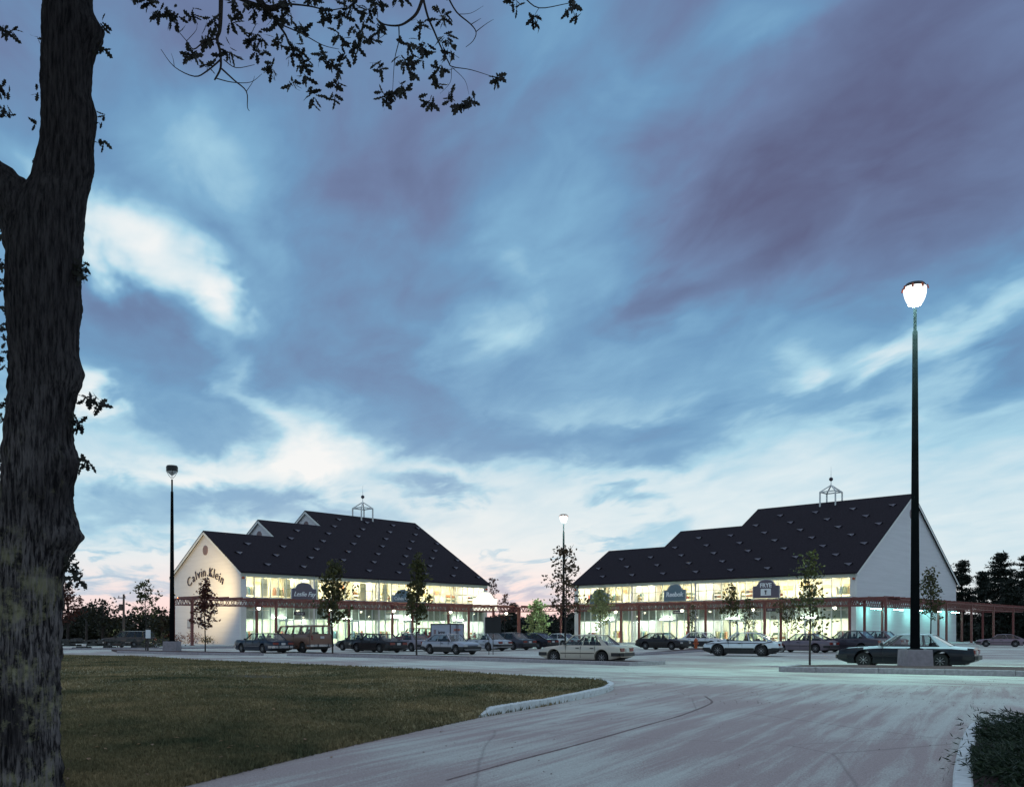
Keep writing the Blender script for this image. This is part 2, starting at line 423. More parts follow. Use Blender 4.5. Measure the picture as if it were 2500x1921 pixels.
def bark_material():
    m = bpy.data.materials.new('furrowed_bark'); m.use_nodes = True
    nt = m.node_tree; N, L = nt.nodes, nt.links
    b = N['Principled BSDF']; b.inputs['Roughness'].default_value = .95; b.inputs['Specular IOR Level'].default_value = .1
    tc = N.new('ShaderNodeTexCoord')
    mp = N.new('ShaderNodeMapping'); mp.inputs['Scale'].default_value = (11, 11, 1.3); L.new(tc.outputs['Object'], mp.inputs[0])
    nz = N.new('ShaderNodeTexNoise'); nz.inputs['Scale'].default_value = 3.4; nz.inputs['Detail'].default_value = 9; nz.inputs['Roughness'].default_value = .68
    L.new(mp.outputs[0], nz.inputs['Vector'])
    rp = N.new('ShaderNodeValToRGB'); L.new(nz.outputs['Fac'], rp.inputs[0])
    rp.color_ramp.elements[0].position = .36; rp.color_ramp.elements[0].color = (.012, .011, .013, 1)
    rp.color_ramp.elements[1].position = .62; rp.color_ramp.elements[1].color = (.075, .067, .068, 1)
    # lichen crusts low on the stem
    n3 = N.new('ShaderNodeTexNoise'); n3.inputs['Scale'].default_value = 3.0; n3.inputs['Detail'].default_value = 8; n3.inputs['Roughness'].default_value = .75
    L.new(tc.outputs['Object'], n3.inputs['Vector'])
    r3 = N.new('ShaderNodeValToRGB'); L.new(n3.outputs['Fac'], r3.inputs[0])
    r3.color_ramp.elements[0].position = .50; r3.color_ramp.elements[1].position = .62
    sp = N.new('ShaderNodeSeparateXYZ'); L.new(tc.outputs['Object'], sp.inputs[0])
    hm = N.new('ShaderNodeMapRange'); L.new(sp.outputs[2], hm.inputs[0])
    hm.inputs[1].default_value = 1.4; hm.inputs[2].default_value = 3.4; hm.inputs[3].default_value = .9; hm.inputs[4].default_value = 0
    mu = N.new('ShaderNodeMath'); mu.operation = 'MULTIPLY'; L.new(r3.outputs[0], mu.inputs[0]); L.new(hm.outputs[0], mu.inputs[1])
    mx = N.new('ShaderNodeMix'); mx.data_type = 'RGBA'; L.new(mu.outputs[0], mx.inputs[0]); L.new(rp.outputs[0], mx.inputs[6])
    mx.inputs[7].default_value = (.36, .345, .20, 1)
    # brighter light on the lower stem painted in as pale grey ridges
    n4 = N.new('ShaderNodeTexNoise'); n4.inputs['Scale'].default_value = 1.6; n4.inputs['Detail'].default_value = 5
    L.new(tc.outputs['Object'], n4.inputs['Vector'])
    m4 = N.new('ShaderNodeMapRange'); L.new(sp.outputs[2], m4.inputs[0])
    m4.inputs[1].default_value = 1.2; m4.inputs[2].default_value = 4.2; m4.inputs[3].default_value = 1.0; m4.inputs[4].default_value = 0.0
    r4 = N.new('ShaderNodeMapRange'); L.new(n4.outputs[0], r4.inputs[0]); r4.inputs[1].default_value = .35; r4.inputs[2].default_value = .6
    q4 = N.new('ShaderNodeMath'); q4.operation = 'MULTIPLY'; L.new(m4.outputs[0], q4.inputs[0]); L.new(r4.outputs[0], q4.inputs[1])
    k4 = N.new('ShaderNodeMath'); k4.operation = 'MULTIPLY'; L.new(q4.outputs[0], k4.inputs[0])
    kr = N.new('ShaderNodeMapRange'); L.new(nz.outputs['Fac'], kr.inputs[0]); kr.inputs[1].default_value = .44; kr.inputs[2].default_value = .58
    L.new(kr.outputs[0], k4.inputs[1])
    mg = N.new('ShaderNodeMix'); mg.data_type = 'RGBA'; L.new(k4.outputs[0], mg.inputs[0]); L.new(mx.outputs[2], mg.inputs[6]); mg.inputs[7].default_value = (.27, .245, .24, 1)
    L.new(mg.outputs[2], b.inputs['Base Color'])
    bp = N.new('ShaderNodeBump'); bp.inputs['Strength'].default_value = 1.0; bp.inputs['Distance'].default_value = .05
    L.new(nz.outputs['Fac'], bp.inputs['Height']); L.new(bp.outputs[0], b.inputs['Normal'])
    return m


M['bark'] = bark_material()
M['leaf_dark'] = leafmat('dark_oak_leaf', (.020, .021, .022), (.045, .046, .036), .25)
M['leaf_young'] = leafmat('young_leaf', (.035, .042, .018), (.11, .105, .036), .3)
M['leaf_olive'] = leafmat('olive_red_leaf', (.055, .040, .022), (.12, .075, .04), .35)
M['leaf_pale'] = leafmat('pale_green_leaf', (.22, .235, .10), (.40, .41, .19), .35)
M['leaf_red'] = leafmat('reddish_leaf', (.07, .028, .022), (.16, .06, .04), .3)
M['leaf_wood'] = leafmat('woodland_leaf', (.014, .018, .012), (.040, .040, .020), .2)
M['needle'] = leafmat('pine_needles', (.008, .013, .010), (.022, .030, .020), .1)
M['juniper'] = leafmat('juniper_needles', (.008, .018, .010), (.030, .050, .022), .15)


def ground_material(name, a, dust, dustamt, streak_rot=0.0, streak=1.0, grit=.25, lo=.42, hi=.62, sc=1.0):
    """asphalt with pale stone dust driven into streaks"""
    m = bpy.data.materials.new(name); m.use_nodes = True
    nt = m.node_tree; N, L = nt.nodes, nt.links
    b = N['Principled BSDF']; b.inputs['Roughness'].default_value = .85; b.inputs['Specular IOR Level'].default_value = .25
    tc = N.new('ShaderNodeTexCoord')
    mp = N.new('ShaderNodeMapping'); mp.vector_type = 'TEXTURE'; L.new(tc.outputs['Object'], mp.inputs[0])
    mp.inputs['Rotation'].default_value = (0, 0, streak_rot); mp.inputs['Scale'].default_value = (streak, 1, 1)
    n1 = N.new('ShaderNodeTexNoise'); n1.inputs['Scale'].default_value = sc; n1.inputs['Detail'].default_value = 9; n1.inputs['Roughness'].default_value = .66
    n1.inputs['Distortion'].default_value = .5
    L.new(mp.outputs[0], n1.inputs['Vector'])
    n2 = N.new('ShaderNodeTexNoise'); n2.inputs['Scale'].default_value = .16; n2.inputs['Detail'].default_value = 3
    L.new(tc.outputs['Object'], n2.inputs['Vector'])
    n3 = N.new('ShaderNodeTexNoise'); n3.inputs['Scale'].default_value = 45; n3.inputs['Detail'].default_value = 4
    L.new(tc.outputs['Object'], n3.inputs['Vector'])
    ad = N.new('ShaderNodeMath'); ad.operation = 'ADD'; L.new(n1.outputs[0], ad.inputs[0])
    mu = N.new('ShaderNodeMath'); mu.operation = 'MULTIPLY_ADD'; L.new(n2.outputs[0], mu.inputs[0]); mu.inputs[1].default_value = .9; mu.inputs[2].default_value = -.45
    L.new(mu.outputs[0], ad.inputs[1])
    a3 = N.new('ShaderNodeMath'); a3.operation = 'MULTIPLY_ADD'; L.new(n3.outputs[0], a3.inputs[0]); a3.inputs[1].default_value = grit; a3.inputs[2].default_value = -grit / 2
    a4 = N.new('ShaderNodeMath'); a4.operation = 'ADD'; L.new(ad.outputs[0], a4.inputs[0]); L.new(a3.outputs[0], a4.inputs[1])
    rp = N.new('ShaderNodeMapRange'); rp.interpolation_type = 'SMOOTHSTEP'; L.new(a4.outputs[0], rp.inputs[0])
    rp.inputs[1].default_value = lo; rp.inputs[2].default_value = hi; rp.inputs[3].default_value = 0; rp.inputs[4].default_value = dustamt
    mx = N.new('ShaderNodeMix'); mx.data_type = 'RGBA'; L.new(rp.outputs[0], mx.inputs[0])
    mx.inputs[6].default_value = (*a, 1); mx.inputs[7].default_value = (*dust, 1)
    n5 = N.new('ShaderNodeTexNoise'); n5.inputs['Scale'].default_value = 70; n5.inputs['Detail'].default_value = 5; n5.inputs['Roughness'].default_value = .7
    L.new(tc.outputs['Object'], n5.inputs['Vector'])
    hv = N.new('ShaderNodeHueSaturation'); L.new(mx.outputs[2], hv.inputs['Color'])
    vr = N.new('ShaderNodeMapRange'); L.new(n5.outputs[0], vr.inputs[0]); vr.inputs[1].default_value = .32; vr.inputs[2].default_value = .68; vr.inputs[3].default_value = .66; vr.inputs[4].default_value = 1.36
    L.new(vr.outputs[0], hv.inputs['Value'])
    # fine wandering cracks
    vo = N.new('ShaderNodeTexVoronoi'); vo.feature = 'DISTANCE_TO_EDGE'; vo.inputs['Scale'].default_value = .33
    wv = N.new('ShaderNodeMix'); wv.data_type = 'VECTOR'; wv.inputs[0].default_value = .35
    L.new(tc.outputs['Object'], wv.inputs[4]); L.new(n2.outputs['Color'], wv.inputs[5]); L.new(wv.outputs[1], vo.inputs['Vector'])
    ck = N.new('ShaderNodeMapRange'); L.new(vo.outputs['Distance'], ck.inputs[0]); ck.inputs[1].default_value = 0.0; ck.inputs[2].default_value = .006; ck.inputs[3].default_value = .30; ck.inputs[4].default_value = 0.0
    cm = N.new('ShaderNodeMix'); cm.data_type = 'RGBA'; L.new(ck.outputs[0], cm.inputs[0]); L.new(hv.outputs[0], cm.inputs[6]); cm.inputs[7].default_value = (.06, .05, .05, 1)
    L.new(cm.outputs[2], b.inputs['Base Color'])
    bp = N.new('ShaderNodeBump'); bp.inputs['Strength'].default_value = .5; bp.inputs['Distance'].default_value = .012
    L.new(n5.outputs[0], bp.inputs['Height']); L.new(bp.outputs[0], b.inputs['Normal'])
    return m


M['lot'] = ground_material('dusty_lot', (.33, .285, .27), (.52, .57, .51), .95, radians(-42), 4.0, .6, .36, .64, 1.6)
M['drive'] = ground_material('dusty_driveway', (.345, .29, .28), (.485, .515, .475), .9, radians(62), 16.0, .5, .40, .66, 3.0)
M['grit'] = mat('dark_grit', (.16, .12, .115), .9, var=.4, scale=20)
M['earth'] = mat('far_ground', (.045, .045, .028), .95, var=.4, scale=.3)


def lawn_material():
    m = bpy.data.materials.new('lawn'); m.use_nodes = True
    nt = m.node_tree; N, L = nt.nodes, nt.links
    b = N['Principled BSDF']; b.inputs['Roughness'].default_value = .9; b.inputs['Specular IOR Level'].default_value = .1
    g = N.new('ShaderNodeNewGeometry')
    n1 = N.new('ShaderNodeTexNoise'); n1.inputs['Scale'].default_value = .42; n1.inputs['Detail'].default_value = 8; n1.inputs['Roughness'].default_value = .68
    L.new(g.outputs['Position'], n1.inputs['Vector'])
    r1 = N.new('ShaderNodeValToRGB'); L.new(n1.outputs[0], r1.inputs[0])
    e = r1.color_ramp.elements
    e[0].position = .34; e[0].color = (.075, .088, .048, 1); e[1].position = .66; e[1].color = (.30, .235, .125, 1)
    k = r1.color_ramp.elements.new(.5); k.color = (.185, .160, .085, 1)
    n2 = N.new('ShaderNodeTexNoise'); n2.inputs['Scale'].default_value = 18; n2.inputs['Detail'].default_value = 3
    L.new(g.outputs['Position'], n2.inputs['Vector'])
    h = N.new('ShaderNodeHueSaturation'); L.new(r1.outputs[0], h.inputs['Color'])
    mr = N.new('ShaderNodeMapRange'); L.new(n2.outputs[0], mr.inputs[0]); mr.inputs[1].default_value = .3; mr.inputs[2].default_value = .7
    mr.inputs[3].default_value = .5; mr.inputs[4].default_value = 1.45
    L.new(mr.outputs[0], h.inputs['Value']); L.new(h.outputs[0], b.inputs['Base Color'])
    return m


M['lawn'] = lawn_material()

# ------------------------------------------------------------------ the ground
def sheet(name, pts, z, mt, parent=None):
    mb = MB(); mb.poly([(p[0], p[1], z) for p in pts])
    o = mb.build(name, mt, parent); o['kind'] = 'structure'
    return o


mb = MB(); mb.quad((-2500, -600, -.02), (2500, -600, -.02), (2500, 4500, -.02), (-2500, 4500, -.02))
mb.build('ground', M['earth'], kind='structure')
sheet('parking_lot', [(60, 20), (92, 60), (60, 150), (20, 150), (-20, 140), (-62, 112), (-60, 66), (-44, 65), (-34, 61), (-24.5, 54), (-15.5, 44.5), (-9.6, 39.5), (-5.5, 35.5), (-1, 29), (0, 20)], -.002, M['lot'])
sheet('driveway', [(-6, -8), (22, -8), (22, 12), (14, 24.6), (8, 26.6), (3.5, 27.2), (-8, 27), (-8, 6)], .004, M['drive'])

# lawn with a shallow swale, right boundary as a function of distance
LE = [(-14, -6.8), (4, -5.2), (7, -3.9), (8.8, -3.2), (10.6, -2.6), (12, -2.1), (15.8, -.6), (18.5, .75), (20.5, 1.6), (22.4, 2.3), (24.0, 2.62), (25.2, 2.6), (26.4, 2.3), (27.6, 1.7),
      (29.6, .66), (36.3, -4.07), (40.3, -8.6), (45.2, -14.2), (54.8, -22.9), (59.7, -29.7), (62, -34), (66, -44)]


def lawn_edge(y): return float(np.interp(y, [a for a, _ in LE], [b for _, b in LE]))


def lawn_z(x, y, e=None):
    e = lawn_edge(y) if e is None else e
    d = max(0.0, min(1.0, (e - x) / (1.6 if y < 24 else 1.6 + .5 * min(10, y - 24))))
    d = d * d * (3 - 2 * d)
    k = .05 + .085 * max(0, min(1, (y - 13) / 5.0)) * max(0, min(1, (28.5 - y) / 3.0)) - .03 * max(0, min(1, (y - 26) / 4.0))
    w = .03 + .06 * sin(x * .33 + .8) * cos(y * .21) + .035 * sin(x * .8 + y * .37)
    sw = -.13 * math.exp(-((x + 13) / 5.5) ** 2 - ((y - 29.5) / 4.5) ** 2) + .13 * math.exp(-((x + 11) / 6) ** 2 - ((y - 22.5) / 2.6) ** 2)
    return .012 + k * min(1.0, (e - x) / .12 if e > x else 0) + d * (.05 + (w + sw) * min(1.0, (e - x) / 4.0))


def build_lawn():
    ys = np.concatenate([np.linspace(-14, 8, 10), np.linspace(8.5, 31, 70), np.linspace(31.6, 66, 50)])
    us = np.concatenate([[0, .05, .12, .25], np.linspace(.5, 14, 34), np.linspace(15, 30, 14), [34, 40, 48, 60]])
    v = []; f = []
    nu = len(us)
    for y in ys:
        e = lawn_edge(y)
        for u in us: v.append((e - u, y, lawn_z(e - u, y, e)))
    for i in range(len(ys) - 1):
        for j in range(nu - 1):
            a = i * nu + j
            f.append((a, a + nu, a + nu + 1, a + 1))
    me = bpy.data.meshes.new('lawn'); me.from_pydata(v, [], f); me.materials.append(M['lawn'])
    me.polygons.foreach_set('use_smooth', [True] * len(f))
    link('lawn', me, kind='structure')
    # grass blades, thick near the camera
    rng = np.random.default_rng(3)
    n = 330000
    y = 7.6 / (1 - rng.random(n) * (1 - 7.6 / 55.0))
    e = np.interp(y, [a for a, _ in LE], [b for _, b in LE])
    wid = np.minimum(e + .62 * y + 2, 40.0)
    x = e - rng.random(n) ** 1.0 * wid + .05
    yy = y.copy()
    z = np.array([lawn_z(a, b, c) for a, b, c in zip(x, yy, e)])
    h = rng.uniform(.022, .055, n) * (1 + .5 * np.exp(-((e - x) / .35) ** 2)) * np.where(y > 25, 1.25, 1.0)
    wd = rng.uniform(.004, .008, n) * np.maximum(1, y / 9)
    a = rng.random(n) * 2 * pi; la = rng.random(n) * 2 * pi; ll = h * rng.uniform(.2, .9, n)
    V = np.empty((n, 3, 3), np.float32)
    V[:, 0] = np.stack([x - wd * np.cos(a), yy - wd * np.sin(a), z - .004], 1)
    V[:, 1] = np.stack([x + wd * np.cos(a), yy + wd * np.sin(a), z - .004], 1)
    V[:, 2] = np.stack([x + ll * np.cos(la), yy + ll * np.sin(la), z + h], 1)
    me = bpy.data.meshes.new('grass')
    me.vertices.add(n * 3); me.vertices.foreach_set('co', V.ravel())
    me.loops.add(n * 3); me.loops.foreach_set('vertex_index', np.arange(n * 3, dtype=np.int32))
    me.polygons.add(n); me.polygons.foreach_set('loop_start', np.arange(0, n * 3, 3, dtype=np.int32))
    me.update(calc_edges=True); me.materials.append(M['lawn'])
    o = link('grass', me, kind='stuff')
    tag(o, 'short dull green grass covering the lawn', 'grass')


build_lawn()


def catmull(pts, n):
    pts = [Vector(p) for p in pts]
    out = []
    for i in range(len(pts) - 1):
        p0 = pts[max(i - 1, 0)]; p1 = pts[i]; p2 = pts[i + 1]; p3 = pts[min(i + 2, len(pts) - 1)]
        for k in range(n):
            t = k / n
            out.append(.5 * ((2 * p1) + (p2 - p0) * t + (2 * p0 - 5 * p1 + 4 * p2 - p3) * t * t + (3 * p1 - p0 - 3 * p2 + p3) * t ** 3))
    out.append(pts[-1])
    return out


def kerb_run(name, line, h, w, seg, mt, taper=False, z0=-.02):
    """kerbstones laid one by one along a line; each stone its own mesh under the run"""
    root = MB()
    pts = [Vector((p[0], p[1], 0)) for p in line]
    cum = [0.0]
    for a, b in zip(pts, pts[1:]): cum.append(cum[-1] + (b - a).length)
    def at(s):
        s = max(0, min(cum[-1], s))
        for i in range(len(pts) - 1):
            if s <= cum[i + 1] + 1e-9:
                t = (s - cum[i]) / max(1e-9, cum[i + 1] - cum[i])
                return pts[i].lerp(pts[i + 1], t), (pts[i + 1] - pts[i]).normalized()
        return pts[-1], (pts[-1] - pts[-2]).normalized()
    n = max(1, round(cum[-1] / seg)); sl = cum[-1] / n
    # mortar bed below the stones carries the run
    for i in range(n):
        p, d = at((i + .5) * sl); nn = Vector((d.y, -d.x, 0))
        a, _ = at(i * sl); b, _ = at((i + 1) * sl)
        root.quad(*[tuple(q + Vector((0, 0, .012))) for q in (a, b, b + nn * (w - .02), a + nn * (w - .02))])
    ro = root.build(name, M['concrete'], kind='structure')
    for i in range(n):
        s0, s1 = i * sl + .008, (i + 1) * sl - .008
        k = 4 if len(pts) > 3 else 1
        st = MB(); rows = []
        dz = R.uniform(-.008, .008)
        for j in range(k + 1):
            s = s0 + (s1 - s0) * j / k
            p, d = at(s); nn = Vector((d.y, -d.x, 0))
            hh = h + dz
            if taper:
                hh = h * min(1.0, .12 + .88 * ((cum[-1] - s) / (seg * .55))) if i == n - 1 else hh
            b = .018
            rows.append([p + Vector((0, 0, z0)), p + Vector((0, 0, hh - b)), p + nn * b + Vector((0, 0, hh)), p + nn * (w - b) + Vector((0, 0, hh)), p + nn * w + Vector((0, 0, hh - b)), p + nn * w + Vector((0, 0, z0))])
        for j in range(k):
            for q in range(5):
                st.quad(rows[j][q], rows[j][q + 1], rows[j + 1][q + 1], rows[j + 1][q])
        st.poly(rows[0][::-1]); st.poly(rows[-1])
        st.build('kerbstone', mt, ro)
    return ro


# pale kerb round the lawn's tip; drawn so that the stones lie on the lawn side
tip = catmull([(-.62, 15.8), (.72, 18.5), (1.62, 20.5), (2.32, 22.4), (2.66, 24.0), (2.66, 25.3), (2.3, 26.7)], 5)
kerb_run('lawn_kerb', [(p.x + .02, p.y) for p in reversed(tip)], .15, .16, 1.25, M['kerbw'], taper=True)
# bed at the lower right with junipers
jk = catmull([(3.2, 6.6), (4.25, 8.8), (5.6, 11.4), (6.7, 13.4), (7.15, 13.95), (7.9, 14.25), (10, 14.6), (14, 15.0)], 4)
kerb_run('bed_kerb', [(p.x, p.y) for p in jk], .14, .17, 1.2, M['kerbw'])
sheet('juniper_bed', [(p.x + .1, p.y - .1) for p in jk] + [(16, 10), (14, 4), (4, 5.5)], .09, M['soil'])


def island(name, front, back, h, mt):
    """raised planting bed: kerbstones along the near edge, soil behind"""
    kerb_run(name + '_kerb', [tuple(p) for p in front], h, .17, 2.1, mt)
    pts = [(p[0] + .06, p[1] + .10) for p in front] + [tuple(p) for p in reversed(back)]
    mb = MB()
    zf = h - .03
    mx_ = sum(p[0] for p in pts) / len(pts); my_ = sum(p[1] for p in pts) / len(pts)
    pts = [(p[0] + (mx_ - p[0]) * .16 / max(.2, math.hypot(mx_ - p[0], my_ - p[1])), p[1] + (my_ - p[1]) * .16 / max(.2, math.hypot(mx_ - p[0], my_ - p[1]))) for p in pts]
    mb.poly([(x, y, zf) for x, y in pts])
    for i in range(len(pts)):
        a, b = pts[i], pts[(i + 1) % len(pts)]
        mb.quad((*a, -.02), (*b, -.02), (*b, zf), (*a, zf))
    mb.build(name, M['soil'], kind='structure')


def off(p, dx, dy): return (p[0] + dx, p[1] + dy)


def g2(px, py): v = G(px, py); return (v.x, v.y)


mid_f = [g2(700, 1600.5), g2(860, 1604), g2(1020, 1608.5), g2(1200, 1614), g2(1350, 1618.5), g2(1470, 1622.5), g2(1546, 1625.0)]
island('middle_bed', [off(mid_f[-1], 1.7, 1.75)] + mid_f[::-1], [off(p, 1.7, 1.75) for p in mid_f[:-1]][::-1], .17, M['kerb'])
right_f = [g2(1897, 1639.5), g2(1985, 1641), g2(2220, 1645.5), g2(2480, 1651), (18.6, 29.3)]
island('right_bed', right_f[::-1] + [(11.4, 36.4)], [(13.0, 36.9), (17.4, 35.4), (21.0, 33.4), (22.0, 31.6)][::-1], .2, M['kerb'])
left_f = [g2(285, 1593.5), g2(420, 1597), g2(540, 1599), g2(640, 1600)]
island('left_bed', left_f[::-1], [(-31, 70.5), (-26.5, 67.6), (-19.6, 62.6), (-16.9, 60.4)][::-1], .15, M['kerb'])
far_f = [g2(1548, 1600.5), g2(1640, 1595), g2(1735, 1589.5)]
island('far_bed', far_f[::-1], [(9.0, 60.8), (14.4, 73.5), (20, 84)][::-1], .15, M['kerb'])
# road edge kerb at the far left
kerb_run('road_kerb', [(-20, 86), (-28, 79.5), (-36, 74.5), (-46, 69.5), (-56, 66)], .13, .16, 2.2, M['kerb'])

# thin ridge of swept grit across the driveway
ridge = catmull([G(1722, 1700), G(1738, 1712), G(1725, 1722), G(1660, 1747), G(1560, 1775), G(1420, 1815), G(1250, 1860), G(1090, 1905)], 8)
mb = MB()
for i in range(len(ridge) - 1):
    a, b = ridge[i], ridge[i + 1]
    d = (b - a).normalized(); nn = Vector((-d.y, d.x, 0)) * (.022 + .012 * R.random())
    z = Vector((0, 0, .0045)); t = Vector((0, 0, .012))
    mb.quad(a - nn + z, b - nn + z, b + t, a + t); mb.quad(a + t, b + t, b + nn + z, a + nn + z)
mb.build('grit_ridge', M['grit'], kind='structure')
# loose stones and leaf litter
mb = MB()
rng = random.Random(5)
for i in range(520):
    if rng.random() < .8:
        px, py = rng.uniform(1250, 2480), rng.uniform(1655, 1720)
    else:
        px, py = rng.uniform(700, 2400), rng.uniform(1640, 1900)
    p = G(px, py)
    if p.x < lawn_edge(p.y) + .2: continue
    s = rng.uniform(.004, .013) * (1 + .02 * p.y)
    t = rng.random() * pi
    c, d = cos(t) * s, sin(t) * s
    mb.poly([(p.x - c, p.y - d, .006), (p.x + d, p.y - c, .006), (p.x + c, p.y + d, .006), (p.x - d, p.y + c, .006)])
    n = len(mb.v); mb.v.append((p.x, p.y, .006 + s * .7))
    for q in range(4):
        mb.f.append((n - 4 + q, n - 4 + (q + 1) % 4, n)); mb.mi.append(0)
o = mb.build('loose_gravel', M['grit'], kind='stuff')
tag(o, 'scattered dark stones and leaf litter on the driveway', 'gravel')

# fallen leaves on the lawn and along its edges
rng = random.Random(8); mb = MB()
for i in range(420):
    y = 8.5 + 30 * rng.random() ** 1.6; e = lawn_edge(y)
    x = e - rng.random() ** 1.5 * min(14, .5 * y + 2) + (.5 * rng.random() if rng.random() < .3 else 0)
    z = lawn_z(x, y, e) + .03 if x < e - .12 else .008
    sz = rng.uniform(.02, .045); a = rng.random() * 6.28; tl = rng.uniform(-.4, .4) * sz
    c, d = cos(a) * sz, sin(a) * sz
    mb.quad((x - c, y - d, z), (x + d * .55, y - c * .55, z + sz * .35), (x + c, y + d, z + tl * .5 + sz * .3), (x - d * .55, y + c * .55, z + sz * .3))
M['fallen'] = leafmat('fallen_leaf', (.10, .055, .03), (.34, .20, .09), .1)
o = mb.build('fallen_leaves', M['fallen'], kind='stuff')
tag(o, 'scattered brown fallen leaves on the lawn', 'leaves')

# ------------------------------------------------------------------ lettering
def text_mesh(body, size, depth, mt, shear=0.0, bold=0.0, space=1.0, name='lettering'):
    c = bpy.data.curves.new(name, 'FONT'); c.body = body; c.size = size; c.extrude = depth
    c.align_x = 'CENTER'; c.align_y = 'CENTER'; c.shear = shear; c.offset = bold; c.space_character = space
    c.resolution_u = 3
    t = bpy.data.objects.new('tmp', c); COL.objects.link(t)
    bpy.context.view_layer.update()
    me = bpy.data.meshes.new_from_object(t.evaluated_get(bpy.context.evaluated_depsgraph_get()))
    bpy.data.objects.remove(t); bpy.data.curves.remove(c)
    me.materials.clear(); me.materials.append(mt); me.name = name
    return me


def put_text(me, parent, loc, name='lettering', rot=None):
    o = link(name, me, parent, loc)
    o.rotation_euler = rot if rot else (pi / 2, 0, 0)
    return o


# ------------------------------------------------------------------ the two shop buildings
TREAD = {}


